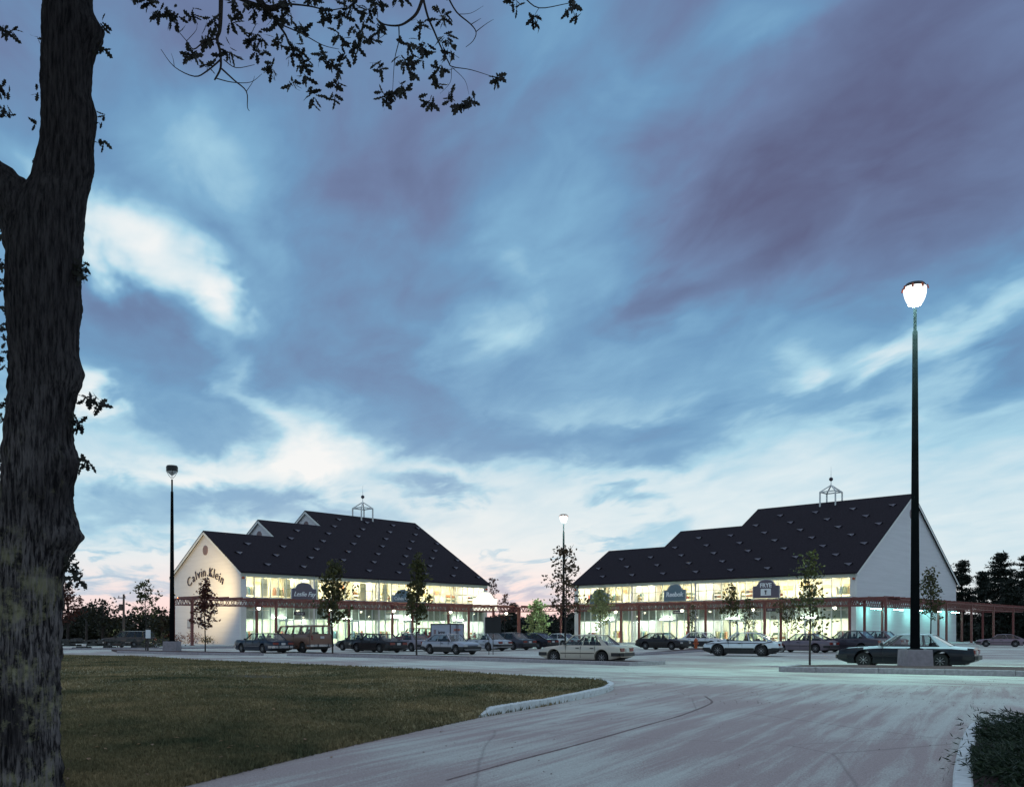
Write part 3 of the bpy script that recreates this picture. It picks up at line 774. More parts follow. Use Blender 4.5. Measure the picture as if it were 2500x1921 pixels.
def building(name, label, origin, rotz, secs, ridges, tan, eave, tones):
    """local x along the glass front, y into the depth, z up; three gabled bays sharing one front roof slope"""
    LEN = secs[-1]
    root = thing(name, label, 'building', origin, rotz)
    th = .22
    # ---- walls
    mb = MB()
    for i in range(3):
        x = secs[i]; d = ridges[i]; zr = eave + tan * d
        x0 = x + (0 if i == 0 else .02)
        # gable wall (pentagon) standing at x
        pent = [(0, 0), (2 * d, 0), (2 * d, eave), (d, zr), (0, eave)]
        n = len(mb.v)
        for xx in (x0, x0 + th): mb.v += [(xx, y, z) for y, z in pent]
        mb.f += [tuple(n + k for k in (4, 3, 2, 1, 0)), tuple(n + 5 + k for k in range(5))]; mb.mi += [0, 0]
        for k in range(5):
            j = (k + 1) % 5
            mb.f.append((n + k, n + j, n + 5 + j, n + 5 + k)); mb.mi.append(0)
        # back wall
        mb.box(x + .25, secs[i + 1] - .02, 2 * d - th, 2 * d - .01, 0, eave)
    d = ridges[2]; zr = eave + tan * d
    pent = [(0, 0), (2 * d, 0), (2 * d, eave), (d, zr), (0, eave)]
    n = len(mb.v)
    for xx in (LEN - th, LEN): mb.v += [(xx, y, z) for y, z in pent]
    mb.f += [tuple(n + k for k in (4, 3, 2, 1, 0)), tuple(n + 5 + k for k in range(5))]; mb.mi += [0, 0]
    for k in range(5):
        j = (k + 1) % 5
        mb.f.append((n + k, n + j, n + 5 + j, n + 5 + k)); mb.mi.append(0)
    wall = mb.build('wall', M['siding'], root)
    # ---- clapboards: thin courses on the two end gables
    # ---- roof slopes, each with its vents
    ov = .45; rt = .16
    prev = 0.0
    for i in range(3):
        xa = secs[i] - (.30 if i == 0 else .22); xb = secs[i + 1] + (.30 if i == 2 else -.22)
        d = ridges[i]; zr = eave + tan * d + .05
        mb = MB()
        y0, z0 = -ov, eave + .05 - tan * ov
        y2, z2 = 2 * d + ov, eave + .05 - tan * ov
        for (ya, za, yb, zb) in ((y0, z0, d, zr), (d, zr, y2, z2)):
            n = len(mb.v)
            mb.v += [(xa, ya, za), (xb, ya, za), (xb, yb, zb), (xa, yb, zb), (xa, ya, za + rt), (xb, ya, za + rt), (xb, yb, zb + rt), (xa, yb, zb + rt)]
            for q in ((3, 2, 1, 0), (4, 5, 6, 7), (0, 1, 5, 4), (1, 2, 6, 5), (2, 3, 7, 6), (3, 0, 4, 7)):
                mb.f.append(tuple(n + k for k in q)); mb.mi.append(0)
        roof = mb.build('roof', M['roof'], root)
        # pale rake boards under the roof edge of the bay's left gable
        rk = MB()
        for sgn in (0, 1):
            a = (xa + .012, y0 + .02, z0 - .12) if sgn == 0 else (xa + .012, y2 - .02, z2 - .12)
            rk.bar(a, (xa + .012, d, zr - .12), .03, .26)
        if i == 2:
            rk.bar((xb - .012, y0 + .02, z0 - .12), (xb - .012, d, zr - .12), .03, .26)
            rk.bar((xb - .012, y2 - .02, z2 - .12), (xb - .012, d, zr - .12), .03, .26)
        rk.build('rake_board', M['trim'], roof)
        # small three-cornered roof vents in staggered rows
        if 'vent' not in TREAD:
            v = MB()
            w, hh = .45, .27
            tl = (-w, 0, hh); tr = (w, 0, hh); tip = (.12, .0, 0)
            bl = (-w * .85, hh / tan, hh); br = (w * .85, hh / tan, hh)
            v.poly([tl, tip, tr], 0)
            v.quad(tl, tr, br, bl, 1)
            v.poly([tip, tl, bl], 1); v.poly([tip, br, tr], 1)
            TREAD['vent'] = v.mesh('roof_vent', [M['vent_face'], M['roof']])
        k = 0
        while .95 + 2.09 * k < d - .8:
            dd = .95 + 2.09 * k
            off_ = 3.9 if k % 2 == 0 else 1.6
            j = 0
            while off_ + 4.72 * j < LEN - .6:
                s = off_ + 4.72 * j
                # the front slope is one plane: a vent belongs to the bay it lies on
                if secs[i] + .3 < s < secs[i + 1] - .3:
                    link('roof_vent', TREAD['vent'], roof, (s, dd, eave + .05 + tan * dd + rt - .01))
                j += 1
            k += 1
        # round louvre in each gable
        lv = MB(); rr = .55
        zc = eave + tan * d - (2.0 if i == 0 else 1.75)
        ring = [(d + rr * cos(2 * pi * q / 24), zc + rr * sin(2 * pi * q / 24)) for q in range(24)]
        n = len(lv.v); xx = secs[i] - (.05 if i == 0 else .03)
        lv.v += [(xx, y, z) for y, z in ring] + [(xx + .12, y, z) for y, z in ring]
        lv.f.append(tuple(range(n + 23, n - 1, -1))); lv.mi.append(0)
        for q in range(24):
            j = (q + 1) % 24; lv.f.append((n + q, n + j, n + 24 + j, n + 24 + q)); lv.mi.append(0)
        for q in range(-4, 5):
            hw = sqrt(max(0, rr * rr - (q * .11) ** 2)) * .93
            lv.box(xx - .03, xx + .01, d - hw, d + hw, zc + q * .11 - .02, zc + q * .11 + .02)
        lv.build('round_louvre', M['louvre'], root)
    if True:
        lv = MB(); d = ridges[2]; zc = eave + tan * d - 2.2; rr = .6
        lv.lathe([(rr, 0), (rr, .06), (0, .06)], 24, 'z')
        o = lv.build('round_louvre', M['louvre'], root); o.location = (LEN - .01, d, zc); o.rotation_euler = (0, pi / 2, 0)
    # ---- eave board, corner boards
    mb = MB(); mb.box(.0, LEN, -.16, -.02, eave - .52, eave - .02); mb.box(.05, LEN - .05, -.22, -.165, eave - .16, eave - .01)
    mb.build('eave_board', M['fascia'], root)
    gl = .62
    for xa, xb in ((-.012, gl), (LEN - gl, LEN + .012)):
        mb = MB(); mb.box(xa, xb, -.05, .26, 0, eave - .52); mb.build('corner_pier', M['trim'], root)
    for xx in (.2, LEN - .2):
        mb = MB(); mb.lathe([(.10, 0), (.16, .05), (.16, .16), (.08, .24)], 10, 'z', (xx, -.16, eave - .85))
        mb.build('alarm_bell', M['hydrant'], root)
    # ---- curtain wall
    n = 36; bw = (LEN - 2 * gl) / n
    zs = [.12, 2.86, 4.2, 5.2, 6.36, eave - .52]
    fr = MB()
    for z, t in ((.06, .12), (2.86, .07), (4.2, .07), (5.2, .10), (6.36, .05), (eave - .56, .08)):
        fr.box(gl, LEN - gl, .02, .12, z - t / 2, z + t / 2)
    cw = fr.build('curtain_wall', M['alum'], root)
    mu = MB(); mu.box(-.028, .028, -.03, .14, 0.0, eave - .52); mum = mu.mesh('mullion', M['alum'])
    for i in range(n + 1): link('mullion', mum, cw, (gl + i * bw, 0, 0))
    pm = {}
    for r in range(5):
        z0, z1 = zs[r] + .03, zs[r + 1] - .03
        q = MB(); q.box(.035, bw - .035, .06, .072, z0, z1)
        pm[r] = q.mesh('pane' if r != 2 else 'spandrel_panel', M['spandrel'] if r == 2 else M['glass'])
        for i in range(n):
            link('pane' if r != 2 else 'spandrel_panel', pm[r], cw, (gl + i * bw, 0, 0))
    # doors: pairs of darker stiles with push bars
    for i in (4, 5, 13, 14, 22, 23, 31):
        dm = MB(); x = gl + i * bw
        for a, b in ((.03, .13), (bw - .13, bw - .03)): dm.box(x + a, x + b, .0, .055, .12, 2.8)
        dm.box(x + .13, x + bw - .13, .0, .055, .12, .34); dm.box(x + .13, x + bw - .13, .0, .055, 2.66, 2.8); dm.box(x + .13, x + bw - .13, -.03, .02, 1.02, 1.09)
        dm.build('door', M['alum'], cw)
    # ---- rooms behind the glass
    mb = MB()
    bk = 6.4
    mb.box(.3, LEN - .3, bk, bk + .12, 5.0, eave - .1, 0)
    for x in secs[1:-1]: mb.box(x - .08, x + .08, .5, bk, 5.0, eave - .15, 0)
    mb.build('upper_room_wall', M[tones[0]], root)
    mb = MB(); mb.box(.3, LEN - .3, bk, bk + .12, .1, 4.2, 0)
    for x in secs[1:-1]: mb.box(x - .08, x + .08, .5, bk, .1, 2.9, 0)
    mb.build('lower_room_wall', M[tones[1]], root)
    mb = MB(); mb.box(.25, LEN - .25, .2, bk, 4.3, 5.0); mb.build('upper_floor', M['infloor'], root)
    mb = MB(); mb.box(.25, LEN - .25, .2, bk, -.05, .1); mb.build('ground_floor', M['infloor'], root)
    mb = MB(); mb.box(.25, LEN - .25, .2, bk + .1, eave - .09, eave + .0); mb.build('upper_ceiling', M['inwall'], root)
    mb = MB(); mb.box(.25, LEN - .25, .9, bk, 3.25, 3.33); mb.box(.25, LEN - .25, .80, .9, 2.92, 4.2); mb.build('bulkhead', M['soffit'], root)
    for f, z, key, y in ((0, eave - .16, 'tube_up', 1.6), (1, eave - .16, 'tube_up', 4.2), (2, 3.19, 'tube_lo', 2.0), (3, 3.19, 'tube_lo', 4.4)):
        q = MB(); q.box(-1.2, 1.2, -.14, .14, 0, .05); qm = q.mesh('ceiling_light', M[key])
        for i in range(10):
            link('ceiling_light', qm, root, (2.2 + i * (LEN - 4.4) / 9, y, z))
    # a striplight in the soffit washes the transom panes
    q = MB(); q.box(-.9, .9, -.05, .05, 0, .05); qm = q.mesh('soffit_light', M['tube_lo'])
    for i in range(4): link('soffit_light', qm, root, (5.0 + i * 9.2, .45, 3.0))
    # ---- cupola frame astride the main ridge
    xm = (secs[2] + LEN) / 2; d = ridges[2]; zr = eave + tan * d + .2
    cu = MB(); hw = 1.0
    for sx in (-1, 1):
        for sy in (-1, 1):
            cu.bar((xm + sx * hw, d + sy * hw, zr - tan * hw - .05), (xm + sx * hw, d + sy * hw, zr + 1.25), .15)
            cu.bar((xm + sx * hw, d + sy * hw, zr + 1.22), (xm, d, zr + 2.1), .13)
    for sx in (-1, 1):
        cu.bar((xm + sx * hw, d - hw, zr + 1.22), (xm + sx * hw, d + hw, zr + 1.22), .13)
        cu.bar((xm - hw, d + sx * hw, zr + 1.22), (xm + hw, d + sx * hw, zr + 1.22), .13)
    cp = cu.build('cupola', M['trim'], root)
    fi = MB(); fi.tube([(xm, d, zr + 2.0), (xm, d, zr + 2.75)], [.06, .03], 8); fi.build('finial_stem', M['trim'], cp)
    fi = MB(); fi.lathe([(.001, -.25)] + [(.25 * cos(radians(a)), .25 * sin(radians(a))) for a in range(-75, 76, 15)] + [(.001, .25)], 16, 'z', (xm, d, zr + 2.85))
    fi.build('finial_ball', M['letter'], cp, smooth=4)
    fi = MB(); fi.tube([(xm, d, zr + 3.05), (xm, d, zr + 4.5)], [.03, .008], 6); fi.build('finial_spire', M['trim'], cp)
    return root


CL = Vector(((588 - CX) / F * 98.0, 98.0, 0))
YR = 96.5
CR = Vector(((2090 - CX) / F * YR, YR, 0))
EL = CAMZ + (HY - 1393) / F * 98.0
ER = CAMZ + (HY - 1395) / F * YR
ROT_L = atan2(A.y, A.x)
ROT_R = atan2(-B.y, -B.x)
LL, LR = 37.6, 38.2
OR_ = CR + B * LR
left_b = building('shop_building', 'white gabled shop building with stepped dark roof and warm lit end wall', CL, ROT_L,
                  [0, 9.25, 18.7, LL], [7.55, 11.45, 15.3], .617, EL, ('inwall', 'inwall2'))
right_b = building('shop_building', 'white gabled shop building behind the tall lit lamp post', OR_, ROT_R,
                   [0, 9.2, 18.5, LR], [7.95, 11.9, 16.2], .605, ER, ('inwall', 'inwall'))


def bloc(bx, x, y, z):
    """building-local point to world"""
    o, r = bx
    return Vector((o.x + x * cos(r) - y * sin(r), o.y + x * sin(r) + y * cos(r), z))


BL_, BR_ = (CL, ROT_L), (OR_, ROT_R)


def xl(px, d=0.0):
    """local x on the left front (depth d) under a photo column"""
    k = (px - CX) / F
    o = bloc(BL_, 0, d, 0); return (k * o.y - o.x) / (cos(ROT_L) - k * sin(ROT_L))


def xr(px, d=0.0):
    k = (px - CX) / F
    o = bloc(BR_, 0, d, 0); return (k * o.y - o.x) / (cos(ROT_R) - k * sin(ROT_R))


def zat(bx, x, d, py):
    p = bloc(bx, x, d, 0); return CAMZ - (py - HY) / F * p.y


# arched name on the left gable: single letters standing off the wall
def gable_letters2():
    t = thing('wall_lettering', 'dark arched shop name in slim letters on the warm lit gable', 'lettering', CL, ROT_L)
    word = 'Calvin Klein'
    adv = {'l': .40, 'i': .40, ' ': .55, 'C': 1.25, 'K': 1.1}
    ws = [adv.get(c, .95) for c in word]
    tot = sum(ws) - ws[0] / 2 - ws[-1] / 2
    pos = 0
    yc, rad = 7.4, 7.3              # depth along the gable of the arch's middle, arch radius
    zc = 8.15 - rad
    for i, c in enumerate(word):
        if i: pos += ws[i - 1] / 2 + ws[i] / 2
        if c == ' ': continue
        th_ = (-1 + 2 * pos / tot) * radians(30)          # - left, + right as read from outside
        y = yc - rad * sin(th_) ; z = zc + rad * cos(th_)
        me = text_mesh(c, 1.5, .05, M['letter'], name='letter', bold=-.018)
        o = link('letter', me, t, (-.10, y, z))
        # letter x axis -> -y (reads left to right from outside), letter y axis -> z, normal -> -x
        base = Matrix(((0, 0, -1), (-1, 0, 0), (0, 1, 0)))
        o.rotation_euler = (base @ Matrix.Rotation(-th_, 3, 'Z')).to_euler()
    return t


gable_letters2()
# meter box on the gable
t = thing('meter_box', 'small square brown box fixed low on the gable wall', 'box', bloc(BL_, -.08, 11.0, 1.9), ROT_L)
mb = MB(); mb.box(-.12, .07, -.42, .42, 0, 1.0); mb.build('box', M['louvre'], t)
mb = MB(); mb.box(-.14, -.121, -.34, .34, .1, .9); mb.build('lid', M['sign_edge'], t)


# ------------------------------------------------------------------ shop signs on the fronts
def arch_profile(w, h, k=1.0):
    """board with stepped shoulders and a round head; x,z outline"""
    sh = h * .66
    pts = [(-w / 2, 0), (w / 2, 0), (w / 2, sh), (w * .345, sh), (w * .345, sh + h * .08)]
    for a in range(0, 181, 15):
        pts.append((w * .31 * cos(radians(a)), sh + h * .08 + h * .26 * sin(radians(a))))
    pts += [(-w * .345, sh + h * .08), (-w * .345, sh), (-w / 2, sh)]
    return [(x * k, z if k == 1 else (z - h * .45) * k + h * .45) for x, z in pts]


def shop_sign(bx, x, z, w, h, mt, label, lines, edge=True):
    t = thing('shop_sign', label, 'sign', bloc(bx, x, -.45, z), bx[1])
    mb = MB(); mb.prism(arch_profile(w, h), -.10, .10); bd = mb.build('board', M['sign_edge'] if edge else mt, t)
    mb = MB(); mb.prism(arch_profile(w, h, .945), -.125, -.102); mb.build('face', mt, t)
    mb = MB()
    for sx in (-.36, .36): mb.bar((sx * w, .1, h * .3), (sx * w, .36, h * .3), .08)
    mb.build('bracket', M['black'], t)
    for body, size, lz, sh_, bold, mt2 in lines:
        put_text(text_mesh(body, size, .02, mt2, sh_, bold), t, (0, -.15, lz))
    return t


SW = M['sign_white']
x = xl(741.5, -.45); shop_sign(BL_, x, zat(BL_, x, -.45, 1466), 3.35, 2.05, M['sign_board'], 'mauve arched sign with pale script lettering on the left shop front',
                               [('Leslie Fay', .74, .72, .35, .008, SW)])
x = xl(983, -.45); shop_sign(BL_, x, zat(BL_, x, -.45, 1478.5), 3.35, 2.05, M['sign_teal'], 'blue grey arched sign with pale name partly behind a dark young tree',
                             [('Calvin Klein', .60, .88, 0, .0, SW)])
x = xr(1464, -.45); shop_sign(BR_, x, zat(BR_, x, -.45, 1476), 3.1, 2.05, M['sign_teal'], 'blue grey arched sign half hidden by a pale green tree',
                              [('R  L  K', .8, .80, 0, .0, SW)])
x = xr(1648, -.45); shop_sign(BR_, x, zat(BR_, x, -.45, 1466.5), 3.1, 2.05, M['sign_teal'], 'blue grey arched sign with bold white lettering in mid facade',
                              [('Reebok', .78, .78, .12, .022, SW)])
x = xr(1871, -.45); t = shop_sign(BR_, x, zat(BR_, x, -.45, 1459.5), 3.3, 2.1, M['sign_board'], 'mauve arched sign with capital letters above a white square',
                                  [('FRYE', .66, 1.42, 0, .015, SW)])
mb = MB(); mb.box(-.62, .62, -.15, -.127, .28, 1.05); mb.build('white_panel', SW, t)
mb = MB()
mb.bar((-.16, -.17, .86), (0, -.17, .70), .06); mb.bar((.16, -.17, .86), (0, -.17, .70), .06); mb.bar((0, -.17, .90), (0, -.17, .42), .07)
mb.bar((-.13, -.17, .62), (.13, -.17, .62), .05); mb.bar((-.10, -.17, .44), (.10, -.17, .44), .05)
mb.build('emblem', M['letter'], t)
# the lit sign at the far end of the left front
x = xl(1184, -.6)
t = thing('lit_shop_sign', 'glowing cream arched sign at the far end of the left building', 'sign', bloc(BL_, x, -.6, zat(BL_, x, -.6, 1490)), ROT_L + radians(-20))
mb = MB(); mb.prism(arch_profile(3.6, 2.5), -.1, .1); mb.build('board', M['lit_sign'], t)
mb = MB(); mb.prism(arch_profile(3.7, 2.56), .101, .16); mb.build('backing', M['trim'], t)


def small_sign(bx, x, d, py, w, h, label, lit=False):
    t = thing('hanging_sign', label, 'sign', bloc(bx, x, d, zat(bx, x, d, py)), bx[1])
    mb = MB(); mb.box(-w / 2, w / 2, -.05, .05, 0, h, ch=.01); mb.build('board', M['lit_tube'] if lit else M['letter'], t)
    mb = MB()
    for sx in (-.38, .38): mb.bar((sx * w, 0, h), (sx * w, 0, h + .45), .025)
    mb.build('hanger', M['black'], t)
    return t


t = small_sign(BL_, xl(731, -.5), -.5, 1501, 1.45, .36, 'small dark hanging sign below the script lettered sign')
put_text(text_mesh('Leslie Fay', .24, .005, SW, .3), t, (0, -.06, .18))
small_sign(BL_, xl(967, -.5), -.5, 1508.5, 1.7, .42, 'glowing white hanging sign under the left pergola', True)
t = small_sign(BR_, xr(1655, -.5), -.5, 1497.5, 1.4, .36, 'small dark hanging sign below the bold white lettering')
put_text(text_mesh('Reebok', .26, .005, SW, .1), t, (0, -.06, .18))
t = small_sign(BR_, xr(1880, -.5), -.5, 1492, 1.3, .36, 'small dark hanging sign below the sign with the white square')
put_text(text_mesh('FRYE', .26, .005, SW), t, (0, -.06, .18))

# ------------------------------------------------------------------ goods seen through the glass
GOODS = [mat('goods_%d' % i, c, .7, var=.25, scale=4) for i, c in enumerate(
    [(.72, .55, .26), (.62, .30, .16), (.78, .70, .45), (.26, .48, .56), (.36, .42, .30), (.55, .14, .12), (.24, .22, .22), (.75, .74, .68)])]


M['banner'] = leafmat('pale_banner_cloth', (.74, .76, .66), (.78, .79, .70), .6)
ORD = ['first', 'second', 'third', 'fourth', 'fifth', 'sixth', 'seventh', 'eighth', 'ninth', 'tenth', 'eleventh', 'twelfth', 'thirteenth', 'fourteenth', 'fifteenth', 'sixteenth']


def goods(bx, LEN, side):
    cnt = {}
    def nth(k):
        cnt[k] = cnt.get(k, 0) + 1; return ORD[cnt[k] - 1]

    rng = random.Random(11 if side == 'left' else 12)
    kinds = ['stacked shelf', 'clothes rack']
    n = 10
    for fl, z in ((1, 5.0), (0, .1)):
        for i in range(n):
            xx = 1.9 + i * (LEN - 3.8) / (n - 1) + rng.uniform(-.3, .3)
            where = 'upstairs' if fl else 'ground floor'
            if rng.random() < .5:
                t = thing('display_shelf', '%s low shelf of folded goods from the left, %s in the %s building' % (nth(where + 's'), where, side), 'shelf', bloc(bx, xx, 1.3, z), bx[1], 'shelves %s %s' % (where, side))
                mb = MB()
                for sx in (-.85, .85): mb.box(sx - .03, sx + .03, -.2, .2, 0, 1.0)
                for q in (.05, .5, .96): mb.box(-.82, .82, -.2, .2, q, q + .04)
                mb.build('frame', GOODS[7], t)
                for q in (.09, .54, 1.0):
                    for k in range(3):
                        g = MB(); g.box(-.76 + k * .52, -.30 + k * .52, -.17, .15, q + .002, q + rng.uniform(.15, .32), ch=.02)
                        g.build('folded_stack', rng.choice(GOODS[:7]), t)
            else:
                t = thing('clothes_rack', '%s rail of hanging clothes from the left, %s in the %s building' % (nth(where + 'r'), where, side), 'clothes rack', bloc(bx, xx, 1.6, z), bx[1], 'rails %s %s' % (where, side))
                mb = MB()
                for sx in (-.8, .8):
                    mb.bar((sx, 0, .02), (sx, 0, 1.45), .04); mb.bar((sx, -.25, .03), (sx, .25, .03), .05)
                mb.bar((-.8, 0, 1.43), (.8, 0, 1.43), .04)
                mb.build('rail', M['chrome'], t)
                for k in range(5):
                    g = MB(); c = -.6 + k * .3
                    g.prism([(c - .13, .55), (c + .13, .55), (c + .09, 1.2), (c + .02, 1.40), (c - .02, 1.40), (c - .09, 1.2)], -.2, .2)
                    g.build('garment', rng.choice(GOODS), t)
        # posters hung on the back wall
        if fl:
            for i in range(16):
                xx = 1.4 + i * (LEN - 2.8) / 15 + rng.uniform(-.2, .2)
                w, h = rng.uniform(.7, 1.5), rng.uniform(.25, .55)
                zz = eave_of(side) - rng.choice([.85, 1.15, 1.5])
                mb = MB(); mb.box(-w / 2, w / 2, -.03, 0, -h / 2, h / 2)
                o = mb.build('wall_display', rng.choice([GOODS[0], GOODS[0], GOODS[2], GOODS[2], GOODS[1]]))
                o.location = bloc(bx, xx, 6.3, zz); o.rotation_euler = (0, 0, bx[1])
                tag(o, '%s warm coloured panel from the left, high on the upstairs wall, %s building' % (nth('p'), side), 'panel', 'wall panels ' + side)
    if side == 'left':
        for px in (646, 702, 771, 887, 941):
            xx = xl(px, .12)
            t = thing('window_banner', '%s now open banner from the left in the upstairs glass' % nth('b'), 'banner', bloc(bx, xx, .2, 5.35), bx[1], 'now open banners')
            mb = MB(); mb.box(-.42, .42, 0, .015, 0, 1.95); mb.build('cloth', M['banner'], t)
            put_text(text_mesh('NOW\nOPEN', .30, .004, GOODS[4], 0, .012), t, (0, -.012, 1.15))


def eave_of(side): return EL if side == 'left' else ER


goods(BL_, LL, 'left')
goods(BR_, LR, 'right')

# pavements in front of the shops
def loc_poly(bx, pts): return [(bloc(bx, x, d, 0).x, bloc(bx, x, d, 0).y) for x, d in pts]


def slab(name, pts, z):
    mb = MB(); mb.poly([(x, y, z) for x, y in pts])
    for i in range(len(pts)):
        a, b = pts[i], pts[(i + 1) % len(pts)]
        mb.quad((*a, -.03), (*b, -.03), (*b, z), (*a, z))
    mb.build(name, M['sidewalk'], kind='structure')


slab('pavement', loc_poly(BL_, [(-10, -6.6), (39.5, -6.6), (39.5, 0), (0, -.0), (-1.5, 0), (-1.5, 16), (-10, 16)]), .13)
slab('pavement', loc_poly(BR_, [(-3.5, -6.6), (LR + 6.6, -6.6), (LR + 6.6, 50), (LR, 50), (LR, 0), (-3.5, 0)]), .134)

# ------------------------------------------------------------------ pergola
PZ0, PZ1 = 3.98, 4.68


def truss_mesh(length):
    key = 'truss%.2f' % length
    if key not in TREAD:
        mb = MB()
        mb.box(0, length, -.06, .06, PZ1 - .12, PZ1); mb.box(0, length, -.05, .05, PZ0, PZ0 + .09)
        n = max(2, round(length / .62)); s = length / n
        for i in range(n):
            a = (i * s, 0, PZ0 + .05); b = ((i + .5) * s, 0, PZ1 - .06); c = ((i + 1) * s, 0, PZ0 + .05)
            mb.bar(a, b, .045); mb.bar(b, c, .045)
        TREAD[key] = mb.mesh('truss', M['pergola'])
    return TREAD[key]


def post_mesh():
    if 'post' not in TREAD:
        mb = MB(); mb.box(-.11, .11, -.11, .11, .0, PZ1 - .002); mb.box(-.2, .2, -.2, .2, .0, .05)
        TREAD['post'] = mb.mesh('post', M['pergola'])
    return TREAD['post']


def rafter_mesh(w):
    key = 'raf%.2f' % w
    if key not in TREAD:
        mb = MB(); mb.box(-.035, .035, -.35, w + .35, PZ1 + .002, PZ1 + .17); TREAD[key] = mb.mesh('rafter', M['pergola'])
    return TREAD[key]


def pergola_run(root, bx_rot, xs_front, xs_back, y0, y1, rafters=True, z=.13):
    """runs along local x; y0 near row, y1 back row"""
    for xs, y in ((xs_front, y0), (xs_back, y1)):
        for x in xs: link('post', post_mesh(), root, (x, y, 0))
        for a, b in zip(xs, xs[1:]):
            link('truss', truss_mesh(b - a - .22), root, (a + .11, y, 0))
    w = y1 - y0
    for a in xs_front:                                            # cross trusses at the posts
        o = link('truss', truss_mesh(w - .26), root, (a, y0 + .13, -.003)); o.rotation_euler = (0, 0, pi / 2)
    if rafters:
        x = xs_front[0] + .6
        while x < xs_front[-1]:
            link('rafter', rafter_mesh(w), root, (x, y0, 0)); x += 1.55


pz = .125
pl = thing('pergola', 'red steel truss pergola in front of the left building', 'pergola', (CL.x, CL.y, pz), ROT_L)
FLp, FRp = CL - B * 5, CR - A * 5
_d = FRp - FLp
S_INT = _d.x * A.x + _d.y * A.y            # A and B are square to each other
T_INT = -(_d.x * B.x + _d.y * B.y)
xf = [round(-8.2 + 9.36 * i, 2) for i in range(6)] + [round(S_INT, 2)]
xb = [round(v, 2) for v in xf[:5]] + [37.6]
pergola_run(pl, ROT_L, xf, xb, -5.0, -1.25)
pr = thing('pergola', 'red steel truss pergola in front of the right building', 'pergola', (OR_.x, OR_.y, pz), ROT_R)
fx = [round(LR - v, 2) for v in (T_INT - .22, 36.4, 26.9, 17.4, 7.9, -1.4, -5.0)]
bxs = [round(LR - v, 2) for v in (36.4, 26.9, 17.4, 7.9, -1.4)]
pergola_run(pr, ROT_R, fx, bxs, -5.0, -1.25)
# arm of the pergola along the right-hand gable
ps = thing('pergola', 'red steel truss pergola beside the blank right gable', 'pergola', (CR.x, CR.y, pz), atan2(A.y, A.x))
# local x along A; the building's end wall is at y=0, camera-right side is negative y
ds = [round(-5.0 + 8.9 * i, 2) for i in range(8)]
for y, skip in ((-5.0, 1), (-1.25, 1)):
    for i, d_ in enumerate(ds):
        if i == 0: continue
        link('post', post_mesh(), ps, (d_, y, 0))
    for a, b in zip(ds, ds[1:]):
        a2 = a + (.14 if a == ds[0] and y == -5.0 else .11) if not (a == ds[0] and y == -1.25) else a + .4
        link('truss', truss_mesh(round(b - .11 - a2, 2)), ps, (a2, y, 0))
for d_ in ds[1:]:
    o = link('truss', truss_mesh(3.75 - .26), ps, (d_, -5.0 + .13, -.003)); o.rotation_euler = (0, 0, pi / 2)
x = ds[0] + 1.2
while x < ds[-1]:
    link('rafter', rafter_mesh(3.75), ps, (x, -5.0, .001)); x += 1.55


def pergola_lamp(bx, x, d, label):
    t = thing('pergola_lamp', label, 'lamp', bloc(bx, x, d, PZ0 - .22), bx[1], 'round lamps under the pergolas')
    mb = MB(); mb.lathe([(.03, .48), (.30, .44), (.34, .30), (.30, .28)], 14); mb.build('cap', M['black'], t)
    mb = MB(); mb.lathe([(.001, .03)] + [(.17 * cos(radians(a)), .20 + .17 * sin(radians(a))) for a in range(-70, 71, 20)] + [(.001, .37)], 14)
    mb.build('globe', M['globe'], t, smooth=4)
    mb = MB(); mb.box(-1.05, 1.05, -.28, .28, -.03, .02, ch=.01); mb.build('reflector_plate', M['lamp_plate'], t)
    mb = MB(); mb.tube([(0, 0, .46), (0, 0, .95)], [.02, .02], 6); mb.build('stem', M['black'], t)


NM = ['nearest the lit gable corner', 'behind the tallest young tree', 'over the dark sedans', 'over the rental trailer', 'at the inner corner']
for i, px in enumerate((632, 806, 961, 1100, 1236)):
    pergola_lamp(BL_, xl(px, -3.1), -3.1, 'small lit pergola lamp, left row, ' + NM[i])
NM = ['beside the pale green tree', 'below the bold lettered sign', 'below the sign with the white square', 'nearest the blank right gable']
for i, px in enumerate((1503, 1665, 1838, 2038)):
    pergola_lamp(BR_, xr(px, -3.1), -3.1, 'small lit pergola lamp, right row, ' + NM[i])


# ------------------------------------------------------------------ floodlights: real fittings with their own light
def floodlight(loc, aim, energy, col, label, size=radians(80), blend=.8):
    t = thing('floodlight', label, 'floodlight', loc)
    mb = MB(); mb.box(-.16, .16, -.10, .10, 0, .22, ch=.03); mb.build('housing', M['black'], t)
    mb = MB(); mb.box(-.13, .13, .101, .115, .03, .19); mb.build('lens', emis('flood_lens', col, 12), t)
    mb = MB(); mb.bar((0, 0, -.15), (0, 0, 0), .05); mb.build('bracket', M['black'], t)
    d = (Vector(aim) - Vector(loc)); d.z = 0
    t.rotation_euler = (0, 0, atan2(d.y, d.x) - pi / 2)
    l = bpy.data.lights.new('flood_lamp', 'SPOT'); l.energy = energy; l.color = col; l.spot_size = size; l.spot_blend = blend; l.shadow_soft_size = .12
    lo = bpy.data.objects.new('flood_lamp', l); COL.objects.link(lo)
    lo.parent = t; lo.location = (0, .18, .12)
    dd = Vector(aim) - (Vector(loc) + Vector((0, 0, .12)))
    lo.rotation_euler = (0, 0, 0)
    bpy.context.view_layer.update()
    q = dd.to_track_quat('-Z', 'Y')
    lo.rotation_mode = 'QUATERNION'
    lo.rotation_quaternion = Matrix.Rotation(-t.rotation_euler[2], 4, 'Z').to_quaternion() @ q
    return t


